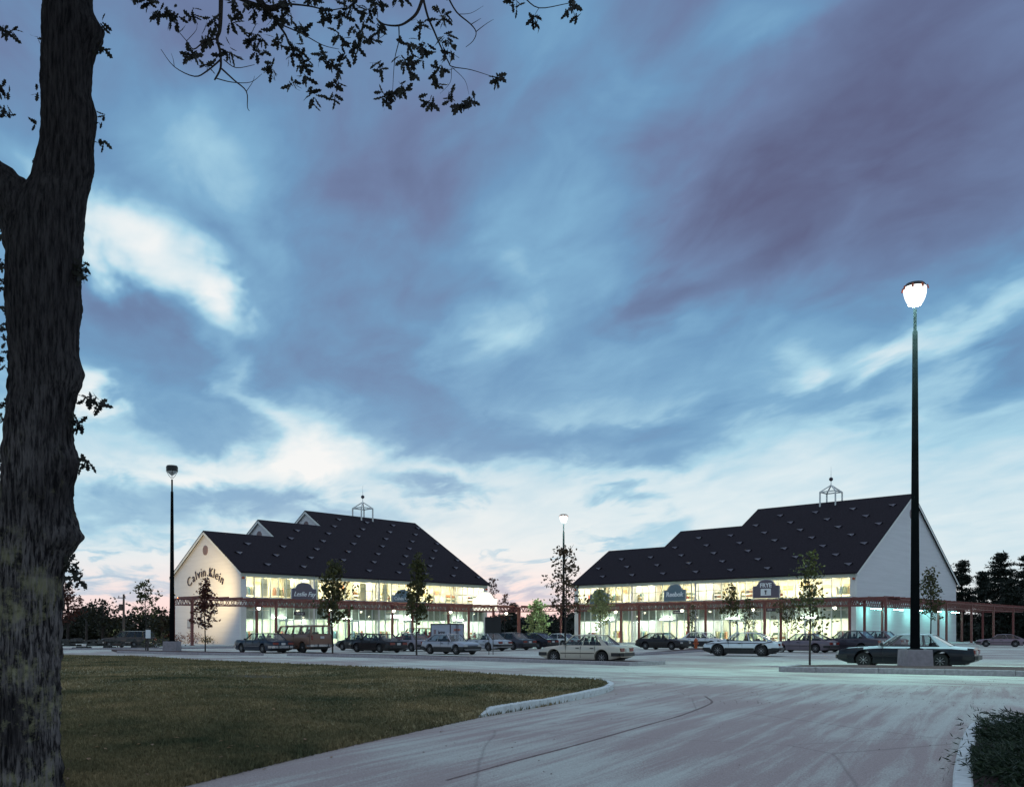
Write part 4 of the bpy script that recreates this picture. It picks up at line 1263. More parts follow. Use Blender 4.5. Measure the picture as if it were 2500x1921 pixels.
floodlight(bloc(BL_, -8.2, -1.25, 5.05), bloc(BL_, 0, 7.2, 6.0), 7500, (1.0, .72, .34), 'warm floodlight on the pergola end facing the lettered gable', radians(84), 1.0)
M['cyan_tube'] = emis('cool_tube', (.30, 1.0, .90), 85.0)
for i, (d_, lab) in enumerate(((2.2, 'cool strip light under the pergola at the right building corner'), (8.6, 'second cool strip light along the blank gable'), (15.0, 'third cool strip light along the blank gable'),
                               (21.4, 'fourth cool strip light along the blank gable'), (28.0, 'farthest cool strip light along the blank gable'))):
    p = CR + A * d_ - B * 1.25
    t = thing('strip_light', lab, 'strip light', (p.x, p.y, PZ0 + pz - .22), atan2(A.y, A.x))
    mb = MB(); mb.box(-1.4, 1.4, -.09, .09, .06, .14); mb.build('housing', M['black'], t)
    mb = MB(); mb.tube([(-1.35, 0, .03), (1.35, 0, .03)], [.035, .035], 8); mb.build('tube', M['cyan_tube'], t)
    for q in (-1.0, 1.0):
        mb = MB(); mb.bar((q, 0, .14), (q, 0, .23), .03); mb.build('hanger', M['black'], t)


# ------------------------------------------------------------------ lamp posts
def lamp_post(px, base_py, head_py, label, lit, Y=None, hscale=1.0):
    p = G(px, base_py) if Y is None else Vector(((px - CX) / F * Y, Y, 0))
    H = CAMZ - (head_py - HY) / F * p.y
    t = thing('lamp_post', label, 'lamp post', (p.x, p.y, .0))
    mb = MB(); mb.box(-.50, .50, -.50, .50, .0, .80, ch=.03); mb.build('plinth', M['concrete'], t)
    mb = MB(); mb.tube([(0, 0, .80), (0, 0, .84), (0, 0, .86), (0, 0, H - 1.5), (0, 0, H - 1.45), (0, 0, H - .62)], [.30, .30, .18, .095, .06, .06], 12)
    mb.build('pole', M['pole'], t, smooth=.6)
    hd = MB(); hd.lathe([(.10, .42), (.40, .40), (.47, .30), (.46, -.02), (.40, -.04)], 16); h = hd.build('luminaire', M['black'], t); h.location = (0, 0, H); h.scale = (.86, .86, .9)
    ln = MB()
    if lit: ln.lathe([(.475, .24), (.485, .10), (.47, -.06), (.42, -.24), (.34, -.40), (.27, -.50)], 18, caps=False)
    else: ln.lathe([(.40, -.02), (.36, -.14), (.12, -.34), (.05, -.36)], 16)
    ln.build('lens', M['lampdome'] if lit else M['lens'], h)
    if lit:
        ar = MB(); ar.poly([(.22 * cos(-2 * pi * q / 16), .22 * sin(-2 * pi * q / 16), -.26) for q in range(16)]); ar.build('arc_tube', M['lampglow'], h)
    br = MB()
    for k in range(4):
        a = k * pi / 2 + .4
        br.tube([(.46 * cos(a), .46 * sin(a), -.02), (.22 * cos(a), .22 * sin(a), -.42), (.05 * cos(a), .05 * sin(a), -.60)], [.02, .02, .02], 5)
    br.build('yoke', M['black'], h)
    if lit:
        # hood fins that show dark against the glow
        for k in range(8):
            a = k * pi / 4 + .2; fn = MB()
            fn.bar((.52 * cos(a), .52 * sin(a), .28), (.56 * cos(a), .56 * sin(a), .12), .08, .05)
            fn.build('fin', M['hydrant'], h)
    return t


lamp_post(2234, 1635, 716, 'tallest lamp post with brilliant lit head on a concrete block', True)
lamp_post(420, 1592.5, 1149, 'unlit lamp post with drum head beside the left building', False)
lamp_post(1376, 0, 1264, 'thin lit lamp post rising behind the beige sedan', True, Y=96.0)

# ------------------------------------------------------------------ cars
PAINT = {}


def paint(c, metal=.25):
    k = tuple(round(x, 3) for x in c) + (metal,)
    if k not in PAINT: PAINT[k] = mat('car_paint_%d' % len(PAINT), c, .32, metal, var=.04, scale=.8, coat=.15, spec=.3)
    return PAINT[k]


def car(label, near, anchor, heading, col, L=4.6, W=1.72, H=1.38, style='sedan', wb=2.62, r=.30, col2=None, split=None,
        stripe=None, clad=False, hood=None, belt=None, cat='car', group='cars in the car park', bump='plastic', wagon=False, tail='wide', side='L', z0=0.0):
    """near: ground point at the wheels of the visible flank; anchor: 'mid','front','rear' says which point it is"""
    h = Vector((cos(heading), sin(heading), 0)); left = Vector((-h.y, h.x, 0))
    sgn = 1 if side == 'L' else -1
    ctr = Vector(near) - left * sgn * (W / 2 - .1)
    if anchor == 'front': ctr -= h * (wb / 2)
    if anchor == 'rear': ctr += h * (wb / 2)
    van = style == 'van'
    t = thing('parked_van' if van else 'parked_car', label, cat, (ctr.x, ctr.y, z0), heading, group)
    pm = paint(col); pm2 = paint(col2) if col2 else pm
    zb = belt or H * .635                        # belt line
    fo = (L - wb) * .46; xF = L / 2 - fo; xR = xF - wb
    Ra = r + .065; zc = r
    if style == 'sedan': g = (.285 * L * .72, .075 * L, -.205 * L, -.345 * L)        # base front, roof front, roof rear, base rear
    elif style == 'coupe': g = (.185 * L, .055 * L, -.19 * L, -.335 * L)
    elif style == 'hatch': g = (.20 * L, .07 * L, -.20 * L, -.43 * L)
    elif style == 'wagon': g = (.20 * L, .08 * L, -.43 * L, -.475 * L)
    else: g = (.36 * L, .285 * L, -.485 * L, -.497 * L)
    hz = hood or (zb - .09 if not van else zb - .16)
    hx = g[0]
    top = [(-L / 2, zb - .22), (-L / 2 + .05, zb - .06), (g[3] - .02, zb), (hx, zb), (L / 2 - .35, hz), (L / 2 - .05, hz - .07), (L / 2, hz - .20)]
    if style in ('wagon', 'van'): top[0] = (-L / 2, zb - .30)
    tx = [p[0] for p in top]; tz = [p[1] for p in top]
    st = set(np.round(np.concatenate([np.linspace(-L / 2 + .05, L / 2 - .05, 26), tx]), 4))
    for xa in (xF, xR):
        for a in np.linspace(0, pi, 15): st.add(round(xa + Ra * cos(a), 4))
        st.add(round(xa - Ra - .004, 4)); st.add(round(xa + Ra + .004, 4))
    st.add(round(g[3], 4)); st.add(round(g[0], 4))
    xs = sorted(st)
    mb = MB(); rings = []
    sill = .17 if not van else .30
    for x in xs:
        zt = float(np.interp(x, tx, tz))
        e = min(x + L / 2, L / 2 - x)
        w = W / 2 * (1 - .10 * max(0, 1 - e / .45) ** 2)
        b = sill + .13 * max(0, 1 - e / .5) ** 1.3
        arch = False
        for xa in (xF, xR):
            if abs(x - xa) <= Ra + 1e-4:
                b = max(b, zc + sqrt(max(0, Ra * Ra - (x - xa) ** 2))); arch = True
        b = min(b, zt - .08)
        zs_ = [b, b, b + .03, max(b + .05, .42 * zt + .1), max(b + .06, zt * .70), max(b + .065, zt - .09), zt - .015, zt]
        ys_ = [0, .80 * w, .965 * w, w, .995 * w, .965 * w, .915 * w, .55 * w]
        ring = [(x, -y, z) for y, z in zip(ys_, zs_)][::-1] + [(x, y, z) for y, z in zip(ys_, zs_)][1:]
        ring.append((x, 0, zt + .012))
        rings.append(ring)
    nr = len(rings[0]); base = 0
    for rg in rings: mb.v += rg
    zsplit = split if split else -1
    for i in range(len(xs) - 1):
        xm = (xs[i] + xs[i + 1]) / 2
        for k in range(nr):
            j = (k + 1) % nr
            a, b2 = i * nr + k, i * nr + j
            zc_ = sum(mb.v[q][2] for q in (a, b2, a + nr, b2 + nr)) / 4
            yc_ = abs(sum(mb.v[q][1] for q in (a, b2, a + nr, b2 + nr)) / 4)
            bottom = all(abs(mb.v[q][1]) < W * .41 for q in (a, b2, a + nr, b2 + nr)) and k in (6, 7, 8, 5, 9) and zc_ < zb - .1
            cabin = g[3] + .03 < xm < g[0] - .02 and zc_ > zb - .03 and yc_ < W * .44 * .9
            mi = 1 if bottom else (2 if cabin else 0)
            if mi == 0 and col2 and zc_ > zsplit: mi = 3
            if mi == 0 and clad and zc_ < .40: mi = 1
            mb.f.append((a, a + nr, b2 + nr, b2)); mb.mi.append(mi)
    mb.f.append(tuple(range(nr))); mb.mi.append(0)
    e = (len(xs) - 1) * nr
    mb.f.append(tuple(e + k for k in range(nr))[::-1]); mb.mi.append(0)
    body = mb.build('body', [pm, M['plastic'], M['cabin'], pm2], t, smooth=radians(38))
    ub = MB(); ub.box(-L / 2 + .35, L / 2 - .35, -W * .36, W * .36, .15 if not van else .24, .40); ub.build('underbody', M['plastic'], t)
    # ---- greenhouse
    up = pm2 if col2 else pm
    wb_, wr_ = W / 2 * .915, W / 2 * .735
    if van: wr_ = W / 2 * .84
    zr = H - (.035 if not van else .13)
    def side_pt(x, f):
        """point on the flank plane at height fraction f"""
        return zb - .012 + (zr - zb + .012) * f
    FBx, FRx, RRx, RBx = g
    rf = MB()
    nx, ny = 8, 6
    grid = []
    for i in range(nx + 1):
        x = RRx - .03 + (FRx - RRx + .06) * i / nx
        for j in range(ny + 1):
            y = -wr_ - .03 + (2 * wr_ + .06) * j / ny
            u = 2 * i / nx - 1; v = 2 * j / ny - 1
            grid.append((x, y, zr + (.035 if not van else .13) * (1 - (.75 if not van else .25) * u * u) * (1 - v ** 4 * (.95 if not van else .6))))
    n0 = len(rf.v); rf.v += grid; m0 = len(rf.v); rf.v += [(x, y, zr - .03) for x, y, z in grid]
    for i in range(nx):
        for j in range(ny):
            a = n0 + i * (ny + 1) + j; rf.f.append((a, a + ny + 1, a + ny + 2, a + 1)); rf.mi.append(0)
            a = m0 + i * (ny + 1) + j; rf.f.append((a, a + 1, a + ny + 2, a + ny + 1)); rf.mi.append(0)
    ed = [(0, j) for j in range(ny + 1)] + [(i, ny) for i in range(1, nx + 1)] + [(nx, j) for j in range(ny - 1, -1, -1)] + [(i, 0) for i in range(nx - 1, 0, -1)]
    for q in range(len(ed)):
        a = ed[q]; b2 = ed[(q + 1) % len(ed)]
        ia, ib = a[0] * (ny + 1) + a[1], b2[0] * (ny + 1) + b2[1]
        rf.f.append((n0 + ia, n0 + ib, m0 + ib, m0 + ia)); rf.mi.append(0)
    roof = rf.build('roof', up, t, smooth=radians(40))
    pl_ = MB(); pw = .055 if not van else .11
    for s in (-1, 1):
        pl_.bar((FBx, s * wb_, zb - .02), (FRx, s * wr_, zr), pw, pw)
        if style in ('wagon', 'van', 'hatch'): pl_.bar((RBx + .02, s * wb_, zb - .02), (RRx, s * wr_, zr), pw * 1.3, pw)
    # flank windows
    if style == 'sedan': cuts = [.0, .50, .97]; cpil = .20
    elif style == 'coupe': cuts = [.0, .62, .97]; cpil = .22
    elif style == 'hatch': cuts = [.0, .55, .99]; cpil = .14
    elif style == 'wagon': cuts = [0, .36, .68, 1.0]; cpil = .03
    else: cuts = [0, .22, .45, .72, 1.0]; cpil = .03
    bx0, bx1 = FBx - .05, RBx + cpil * L * (.30 if style != 'hatch' else .45)
    rx0, rx1 = FRx - .03, RRx + (.04 if style != 'hatch' else -.05)
    if style == 'hatch': rx1 = RRx + .0
    for s in (-1, 1):
        def q(f, hgt, eps=0.0):
            xb_ = bx0 + (bx1 - bx0) * f; xt_ = rx0 + (rx1 - rx0) * f
            return Vector((xb_ + (xt_ - xb_) * hgt, s * (wb_ + (wr_ - wb_) * hgt + eps), zb - .012 + (zr - zb + .012) * hgt))
        for i, (a, b2) in enumerate(zip(cuts, cuts[1:])):
            wnd = MB(); mrg = .022
            pa = [q(a + mrg, .04), q(b2 - mrg, .04), q(b2 - mrg, .95), q(a + mrg, .95)]
            wnd.poly(pa if s > 0 else pa[::-1]); wnd.build('side_window', M['carglass'], t)
            # dark rubber frame
            fr_ = MB()
            for k in range(4): fr_.bar(pa[k] + Vector((0, s * .004, 0)), pa[(k + 1) % 4] + Vector((0, s * .004, 0)), .022, .016)
            fr_.build('window_seal', M['plastic'], t)
            if i: pl_.bar(q(a, 0), q(a, 1), .05 if not van else .12, .05)
        # quarter panel behind the last window
        pb = [q(cuts[-1] + .012, 0), Vector((RBx + .0, s * wb_, zb - .012)), Vector((RRx, s * wr_, zr)), q(cuts[-1] + .012, 1)]
        ins = [p - Vector((0, s * .03, 0)) for p in pb]
        n9 = len(pl_.v); pl_.v += [tuple(p) for p in pb + ins]
        pl_.f += [tuple(n9 + k for k in (range(4) if s > 0 else (3, 2, 1, 0))), tuple(n9 + 4 + k for k in ((3, 2, 1, 0) if s > 0 else range(4)))]
        pl_.f += [(n9 + k, n9 + (k + 1) % 4, n9 + 4 + (k + 1) % 4, n9 + 4 + k) for k in range(4)]; pl_.mi += [0] * 6
    split_build(pl_, 'pillar', up, t)
    ws = MB(); ws.quad((FBx, -wb_ + .05, zb + .0), (FBx, wb_ - .05, zb + .0), (FRx, wr_ - .04, zr - .01), (FRx, -wr_ + .04, zr - .01)); ws.build('windshield', M['carglass'], t)
    rw = MB(); a = .04
    rw.quad((RBx + a, wb_ - .09, zb + .01), (RBx + a, -wb_ + .09, zb + .01), (RRx + .01, -wr_ + .06, zr - .02), (RRx + .01, wr_ - .06, zr - .02)); rw.build('rear_window', M['carglass'], t)
    fr_ = MB()
    cn = [(RBx + a, wb_ - .09, zb + .01), (RBx + a, -wb_ + .09, zb + .01), (RRx + .01, -wr_ + .06, zr - .02), (RRx + .01, wr_ - .06, zr - .02)]
    for k in range(4): fr_.bar(cn[k], cn[(k + 1) % 4], .03, .02)
    cn = [(FBx, -wb_ + .05, zb), (FBx, wb_ - .05, zb), (FRx, wr_ - .04, zr - .01), (FRx, -wr_ + .04, zr - .01)]
    for k in range(4): fr_.bar(cn[k], cn[(k + 1) % 4], .03, .02)
    fr_.build('window_seal', M['plastic'], t)
    # seats and wheel seen through the glass
    for s in (-1, 1):
        se = MB(); xx = (FRx + RRx) / 2 + .12
        se.box(xx - .10, xx + .06, s * .36 - .22, s * .36 + .22, zb - .15, zb + .16, ch=.03); se.box(xx - .08, xx + .02, s * .36 - .12, s * .36 + .12, zb + .17, zb + .34, ch=.025)
        se.build('seat', M['cabin'], t)
    se = MB(); se.box(RRx - .05 if style != 'wagon' and not van else RRx + 1.1, RRx + .10 if style != 'wagon' and not van else RRx + 1.25, -.56, .56, zb - .15, zb + .14, ch=.03); se.build('rear_seat', M['cabin'], t)
    sw = MB(); sw.tube([(FBx - .42 + .02 * sin(k * pi / 6), .36 + .17 * cos(k * pi / 6), zb + .02 + .16 * sin(k * pi / 6)) for k in range(13)], [.014] * 13, 5, cap=False); sw.build('steering_wheel', M['cabin'], t)
    # wheels
    for xa in (xF, xR):
        for s in (-1, 1):
            ty = MB(); yy = s * (W / 2 - .115)
            ty.lathe([(r * .62, -.09), (r * .93, -.095), (r, -.06), (r, .06), (r * .93, .095), (r * .62, .09)], 22, 'y')
            wo = ty.build('wheel', M['tyre'], t, smooth=radians(40)); wo.location = (xa, yy, r)
            rm = MB()
            rm.lathe([(r * .64, s * .07), (r * .60, s * .085), (r * .50, s * .055), (r * .22, s * .075), (r * .12, s * .10), (.001, s * .10)], 18, 'y')
            for k in range(8):
                aa = k * pi / 4
                rm.bar((r * .22 * cos(aa), s * .08, r * .22 * sin(aa)), (r * .56 * cos(aa), s * .075, r * .56 * sin(aa)), .05, .02)
            rm.build('rim', M['rim'] if style != 'van' else M['chrome'], wo)
    # bumpers
    bm = M['chrome'] if bump == 'chrome' else M['plastic']
    for s in (-1, 1):
        bp = MB(); x0 = s * (L / 2)
        zbm = .44 if not van else .52
        pts = [(x0 - s * .42, -W / 2 * .985), (x0 - s * .02, -W / 2 * .955), (x0 + s * .075, -W / 2 * .75), (x0 + s * .085, 0), (x0 + s * .075, W / 2 * .75), (x0 - s * .02, W / 2 * .955), (x0 - s * .42, W / 2 * .985)]
        for p0, p1 in zip(pts, pts[1:]): bp.bar((*p0, zbm), (*p1, zbm), .09, .16)
        bo = bp.build('bumper', bm, t)
        if bump == 'chrome':
            for yy in (-.42, .42):
                gd = MB(); gd.box(x0 + s * .09 - .04, x0 + s * .09 + .07 * s + .04, yy - .05, yy + .05, zbm - .12, zbm + .12, ch=.01); gd.build('bumper_guard', M['plastic'], bo)
    # lamps
    for s in (-1, 1):
        hl = MB(); hl.box(L / 2 - .10, L / 2 + .028, s * W * .36 - .14, s * W * .36 + .14, hz - .30, hz - .15, ch=.0); hl.build('headlight', M['headl'], t)
        tl = MB(); ww = .23 if tail == 'wide' else .15
        zt0, zt1 = (zb - .30, zb - .14) if not van else (zb - .42, zb - .12)
        if van: ww = .06
        tl.box(-L / 2 - .03, -L / 2 + .12, s * (W / 2 * .90 - ww) - ww * .9, s * (W / 2 * .90 - ww) + ww * .9, zt0, zt1); tl.build('tail_light', M['tail'], t)
    gr = MB()
    for k in range(5): gr.box(L / 2 - .05, L / 2 + .022, -W * .26, W * .26, hz - .295 + k * .03, hz - .28 + k * .03)
    gr.build('grille', M['plastic'], t)
    lp = MB(); lp.box(-L / 2 - .035, -L / 2 + .02, -.15, .15, zb - .32, zb - .17); lp.build('licence_plate', M['plate'], t)
    lp = MB(); lp.box(L / 2 + .11, L / 2 + .125, -.15, .15, .37, .52); lp.build('licence_plate', M['plate'], t)
    # flank trim, door lines, handles, mirror
    for s in (-1, 1):
        tr = MB(); tr.box(xR + Ra + .03, xF - Ra - .03, s * W / 2 - .004, s * W / 2 + .014 * s + .004, .47, .505); tr.build('side_trim', M['plastic'] if bump == 'plastic' else M['chrome'], t)
        ds_ = [g[0] - .18, (g[0] + g[2]) / 2 - .10] + ([] if style in ('coupe', 'hatch') else [g[2] + .02])
        for k, xx in enumerate(ds_):
            dl = MB(); dl.box(xx - .006, xx + .006, s * W / 2 * .985 - .012, s * W / 2 * .985 + .012, .28, zb - .05); dl.build('door_gap', M['plastic'], t)
        for k, xx in enumerate(ds_[1:]):
            hd = MB(); hd.box(xx + .08, xx + .24, s * W / 2 * .985 - .02, s * W / 2 * .985 + .03, zb - .16, zb - .125); hd.build('door_handle', M['plastic'], t)
        mi_ = MB(); mi_.box(g[0] - .20, g[0] - .08, s * (W / 2 + .02) - .08, s * (W / 2 + .02) + .08, zb + .02, zb + .13, ch=.02); mi_.build('mirror', M['plastic'], t)
        if stripe:
            sp = MB()
            pts = [(L / 2 - .15, hz - .085), (FBx, zb - .115), (RBx + .5, zb - .115), (RBx + .05, zb - .03)]
            for p0, p1 in zip(pts, pts[1:]): sp.bar((p0[0], s * W / 2 * .975, p0[1]), (p1[0], s * W / 2 * .975, p1[1]), .03, .05)
            sp.build('stripe', stripe, t)
    return t


HB = atan2(B.y, B.x); HBn = HB + pi
C_ = car
C_('dark blue sedan with chrome bumper, first car from the lit gable', G(618, 1593.3), 'mid', HB, (.018, .026, .045), 5.0, 1.84, 1.40, wb=2.75, bump='chrome', tail='wide', hood=.92)
C_('tan brown passenger van parked beside the dark blue sedan', G(741, 1593.3), 'rear', HB, (.19, .11, .082), 4.9, 2.0, 1.98, 'van', wb=3.0, r=.36, bump='chrome', cat='van', belt=1.33)
C_('black compact car behind the dark brown sedan, nose to the van', G(838, 1587.5), 'front', HB, (.012, .012, .014), 4.2, 1.66, 1.38, 'sedan', wb=2.45)
C_('dark brown sedan beside the thin tree, tail to the right', G(901, 1592.3), 'mid', HB, (.020, .016, .018), 4.7, 1.75, 1.36, wb=2.62)
C_('mauve silver sedan just left of the silver hatchback', G(1007, 1590.2), 'rear', HB, (.24, .21, .24), 4.5, 1.7, 1.40, wb=2.6)
C_('red wagon behind the mauve silver sedan', G(1000, 1583), 'mid', HB, (.22, .045, .035), 4.6, 1.75, 1.82, 'wagon', wb=2.7, belt=1.12)
C_('silver hatchback with black bumpers facing right', G(1080, 1597), 'mid', HBn, (.34, .35, .40), 4.15, 1.65, 1.36, 'hatch', wb=2.5, side='R', clad=True)
C_('pale silver sedan behind the silver hatchback', G(1166, 1588.4), 'mid', HB, (.40, .42, .46), 4.5, 1.7, 1.38, wb=2.55)
C_('dark grey sedan between the pale silver sedan and the black hatchback', G(1226, 1586), 'mid', HB, (.05, .05, .065), 4.7, 1.75, 1.42, wb=2.65)
C_('black hatchback left of the beige sedan', G(1288, 1583.6), 'mid', HB + .05, (.010, .010, .020), 4.4, 1.7, 1.40, 'hatch', wb=2.6)
C_('small pale car half hidden behind the black hatchback', G(1352, 1579), 'mid', HB, (.45, .47, .48), 4.2, 1.65, 1.32, 'hatch', wb=2.45)
C_('beige sedan with red tail lights parked by the middle island', G(1414, 1619), 'mid', HB + .22, (.46, .42, .36), 4.2, 1.68, 1.37, wb=2.5, r=.285)
C_('dark charcoal hatchback facing right in front of the lit shop', G(1606, 1585.5), 'mid', HBn, (.018, .016, .018), 4.4, 1.7, 1.40, 'hatch', wb=2.55, side='R')
C_('white over dark two tone car behind the orange hydrant', G(1704, 1582), 'mid', HBn, (.03, .03, .035), 4.7, 1.72, 1.46, 'sedan', wb=2.6, side='R', col2=(.62, .64, .64), split=.66)
C_('white liftback with dark side stripe and fat tyres', G(1808, 1601.5), 'mid', HB + .32, (.60, .66, .70), 4.5, 1.80, 1.46, 'hatch', wb=2.6, r=.345, clad=True, stripe=M['letter'])
C_('grey mauve liftback right of the white liftback', G(1994, 1593.3), 'rear', HB, (.15, .125, .15), 4.5, 1.7, 1.38, 'hatch', wb=2.6)
C_('dark grey sedan behind the grey mauve liftback', G(2062, 1592), 'mid', HB, (.05, .044, .058), 4.8, 1.78, 1.58, wb=2.65)
C_('faded mauve sedan farthest right in the back row', G(2128, 1588), 'mid', HB, (.17, .14, .16), 4.5, 1.7, 1.56, wb=2.6)
C_('large dark sedan with pale roof behind the lamp base', G(2206, 1630), 'mid', HB + .17, (.010, .012, .018), 5.25, 1.8, 1.41, 'coupe', wb=2.95, r=.31, col2=(.48, .56, .62), split=.80)
C_('station wagon with pale windscreen parked under the far left trees', G(300, 1580.5), 'mid', HB + .45, (.07, .052, .045), 4.9, 1.8, 1.55, 'wagon', wb=2.8, bump='chrome')
C_('low pale mauve car in the shade of the right hand hedge', G(2445, 1579), 'mid', HB + .3, (.20, .15, .18), 4.4, 1.7, 1.25, 'hatch', wb=2.5)

# rental trailer
t = thing('cargo_trailer', 'white box cargo trailer with dark edges behind the silver hatchback', 'trailer', G(1092, 1584.5), HB)
mb = MB(); mb.box(-1.6, 1.6, -.95, .95, .42, 2.22); mb.build('body', mat('trailer_white', (.36, .39, .46), .6, var=.08), t)
mb = MB()
for x in (-1.6, 1.6):
    for y in (-.95, .95): mb.bar((x, y, .42), (x, y, 2.24), .09)
for y in (-.95, .95): mb.bar((-1.6, y, 2.22), (1.6, y, 2.22), .10); mb.bar((-1.6, y, .42), (1.6, y, .42), .10)
for x in (-1.6, 1.6): mb.bar((x, -.95, 2.22), (x, .95, 2.22), .10); mb.bar((x, -.95, .42), (x, .95, .42), .10)
mb.build('frame', M['letter'], t)
for y in (-.12, .12):
    mb = MB(); mb.box(-1.63, -1.602, y - .05, y + .05, .45, 2.17); mb.build('door_bar', M['letter'], t)
mb = MB(); mb.box(.75, 1.15, .952, .97, 1.25, 1.75); mb.build('patch', M['louvre'], t)
o = put_text(text_mesh('Jartran', .42, .004, M['letter'], .1, .012), t, (-.15, .965, 1.5)); o.rotation_euler = (pi / 2, 0, pi)
o = put_text(text_mesh('Jartran', .36, .004, M['hydrant'], .1, .008), t, (-1.61, 0, 1.75)); o.rotation_euler = (pi / 2, 0, -pi / 2)
for s in (-1, 1):
    ty = MB(); ty.lathe([(.18, -.09), (.29, -.09), (.31, 0), (.29, .09), (.18, .09)], 18, 'y'); o = ty.build('wheel', M['tyre'], t); o.location = (0, s * 1.05, .31)
    rm = MB(); rm.lathe([(.19, s * .06), (.06, s * .09), (.001, s * .09)], 12, 'y'); rm.build('rim', M['rim'], o)
t.scale = (.74, .80, .95)
mb = MB(); mb.bar((1.6, -.5, .46), (2.7, 0, .46), .08); mb.bar((1.6, .5, .46), (2.7, 0, .46), .08); mb.bar((2.7, 0, .0), (2.7, 0, .5), .07); mb.build('tow_bar', M['black'], t)

# fire hydrant
t = thing('fire_hydrant', 'orange fire hydrant between the charcoal hatchback and the two tone car', 'hydrant', G(1699, 1585), .6)
mb = MB(); mb.lathe([(.19, 0), (.19, .06), (.13, .07), (.13, .62), (.17, .64), (.17, .70), (.15, .80), (.08, .90), (.035, .93), (.035, .98)], 14); mb.build('barrel', M['hydrant'], t, smooth=.6)
for s in (-1, 1):
    mb = MB(); mb.lathe([(.06, 0), (.06, .1), (.075, .1), (.075, .15), (.03, .16)], 10); o = mb.build('nozzle', M['hydrant'], t); o.location = (0, s * .11, .5); o.rotation_euler = (-s * pi / 2, 0, 0)

# signboard seen from the back, at the end of the left front
t = thing('signboard', 'dark back of a large signboard on two thin posts', 'sign', G(1200, 1597.5), 0)
k = G(1200, 1597.5).y / F
mb = MB(); mb.box(-.42, .62, -.03, .03, CAMZ + (1541 - 1546) * k, CAMZ + (1541 - 1506) * k); mb.build('board', M['black'], t)
for x in (-.17, .10):
    mb = MB(); mb.bar((x, .06, 0), (x, .06, CAMZ + 20 * k), .05); mb.build('post', M['woodpole'], t)

# small notice on a post by the left bed
p = G(361, 1592)
t = thing('notice_sign', 'small white notice on a dark post left of the unlit lamp', 'sign', (p.x, p.y, 0), 0)
mb = MB(); mb.bar((0, 0, 0), (0, 0, 1.75), .09); mb.build('post', M['woodpole'], t)
mb = MB(); mb.box(-.13, .22, -.08, -.05, 1.02, 1.62); mb.build('panel', M['sign_white'], t)
mb = MB(); mb.box(-.15, .24, -.049, -.035, 1.0, 1.64); mb.build('backing', M['black'], t)

# utility poles
for px, top, Y, lab in ((302, 1450, 112.0, 'wooden utility pole with transformer above the far left trees'), (211, 1488, 125.0, 'plain short wooden pole nearest the big trunk')):
    p = Vector(((px - CX) / F * Y, Y, 0)); H = CAMZ - (top - HY) / F * Y
    t = thing('utility_pole', lab, 'pole', p)
    mb = MB(); mb.tube([(0, 0, 0), (0, 0, H)], [.17, .11], 8); mb.build('pole', M['woodpole'], t)
    if px == 302:
        mb = MB(); mb.lathe([(.22, 0), (.24, .05), (.24, .7), (.18, .78)], 12, 'z', (-.36, 0, H - 2.0)); mb.build('transformer', M['woodpole'], t)
        mb = MB(); mb.bar((-.75, 0, H - .45), (.25, 0, H - .45), .10); mb.build('crossarm', M['woodpole'], t)
        for x in (-.6, .15):
            mb = MB(); mb.lathe([(.04, 0), (.06, .06), (.05, .2), (.02, .24)], 8, 'z', (x, 0, H - .4)); mb.build('insulator', M['louvre'], t)

# fieldstone wall along the far left road
t = thing('stone_wall', 'low dark fieldstone wall along the far left road', 'wall', (0, 0, 0))
mb = MB(); rng = random.Random(4)
for i in range(420):
    u = rng.random(); p = Vector((-30, 82, 0)).lerp(Vector((-62, 71, 0)), u)
    z = rng.choice([0, .22, .44, .62]); s = rng.uniform(.16, .34)
    p += Vector((rng.uniform(-.25, .25), rng.uniform(-.25, .25), 0))
    n = len(mb.v)
    mb.box(p.x - s * rng.uniform(.7, 1.2), p.x + s * rng.uniform(.7, 1.2), p.y - s * .7, p.y + s * .7, z, z + s * rng.uniform(.6, 1.0), ch=.05)
mb.build('stone', M['stone'], t, kind='stuff')

# ------------------------------------------------------------------ foliage helpers
def leaf_faces(cent, nrm_seed, size, rng, jitter=.5, narrow=.62):
    """numpy: diamond leaves folded on the midrib; returns verts (n,4,3)"""
    n = len(cent)
    d = rng.normal(size=(n, 3)); d /= np.linalg.norm(d, axis=1)[:, None]
    e = rng.normal(size=(n, 3)); e -= (e * d).sum(1)[:, None] * d; e /= np.linalg.norm(e, axis=1)[:, None]
    s = size * rng.uniform(.6, 1.3, n)
    V = np.empty((n, 4, 3), np.float32)
    V[:, 0] = cent - d * s[:, None] * .5
    V[:, 1] = cent + e * (s * narrow * .5)[:, None]
    V[:, 2] = cent + d * s[:, None] * .5
    V[:, 3] = cent - e * (s * narrow * .5)[:, None]
    return V


def quads_object(name, V, mt, parent=None, kind=None):
    n = len(V)
    me = bpy.data.meshes.new(name)
    me.vertices.add(n * 4); me.vertices.foreach_set('co', V.reshape(-1).astype(np.float32))
    me.loops.add(n * 4); me.loops.foreach_set('vertex_index', np.arange(n * 4, dtype=np.int32))
    me.polygons.add(n); me.polygons.foreach_set('loop_start', np.arange(0, n * 4, 4, dtype=np.int32))
    me.update(calc_edges=True); me.materials.append(mt)
    return link(name, me, parent, kind=kind)


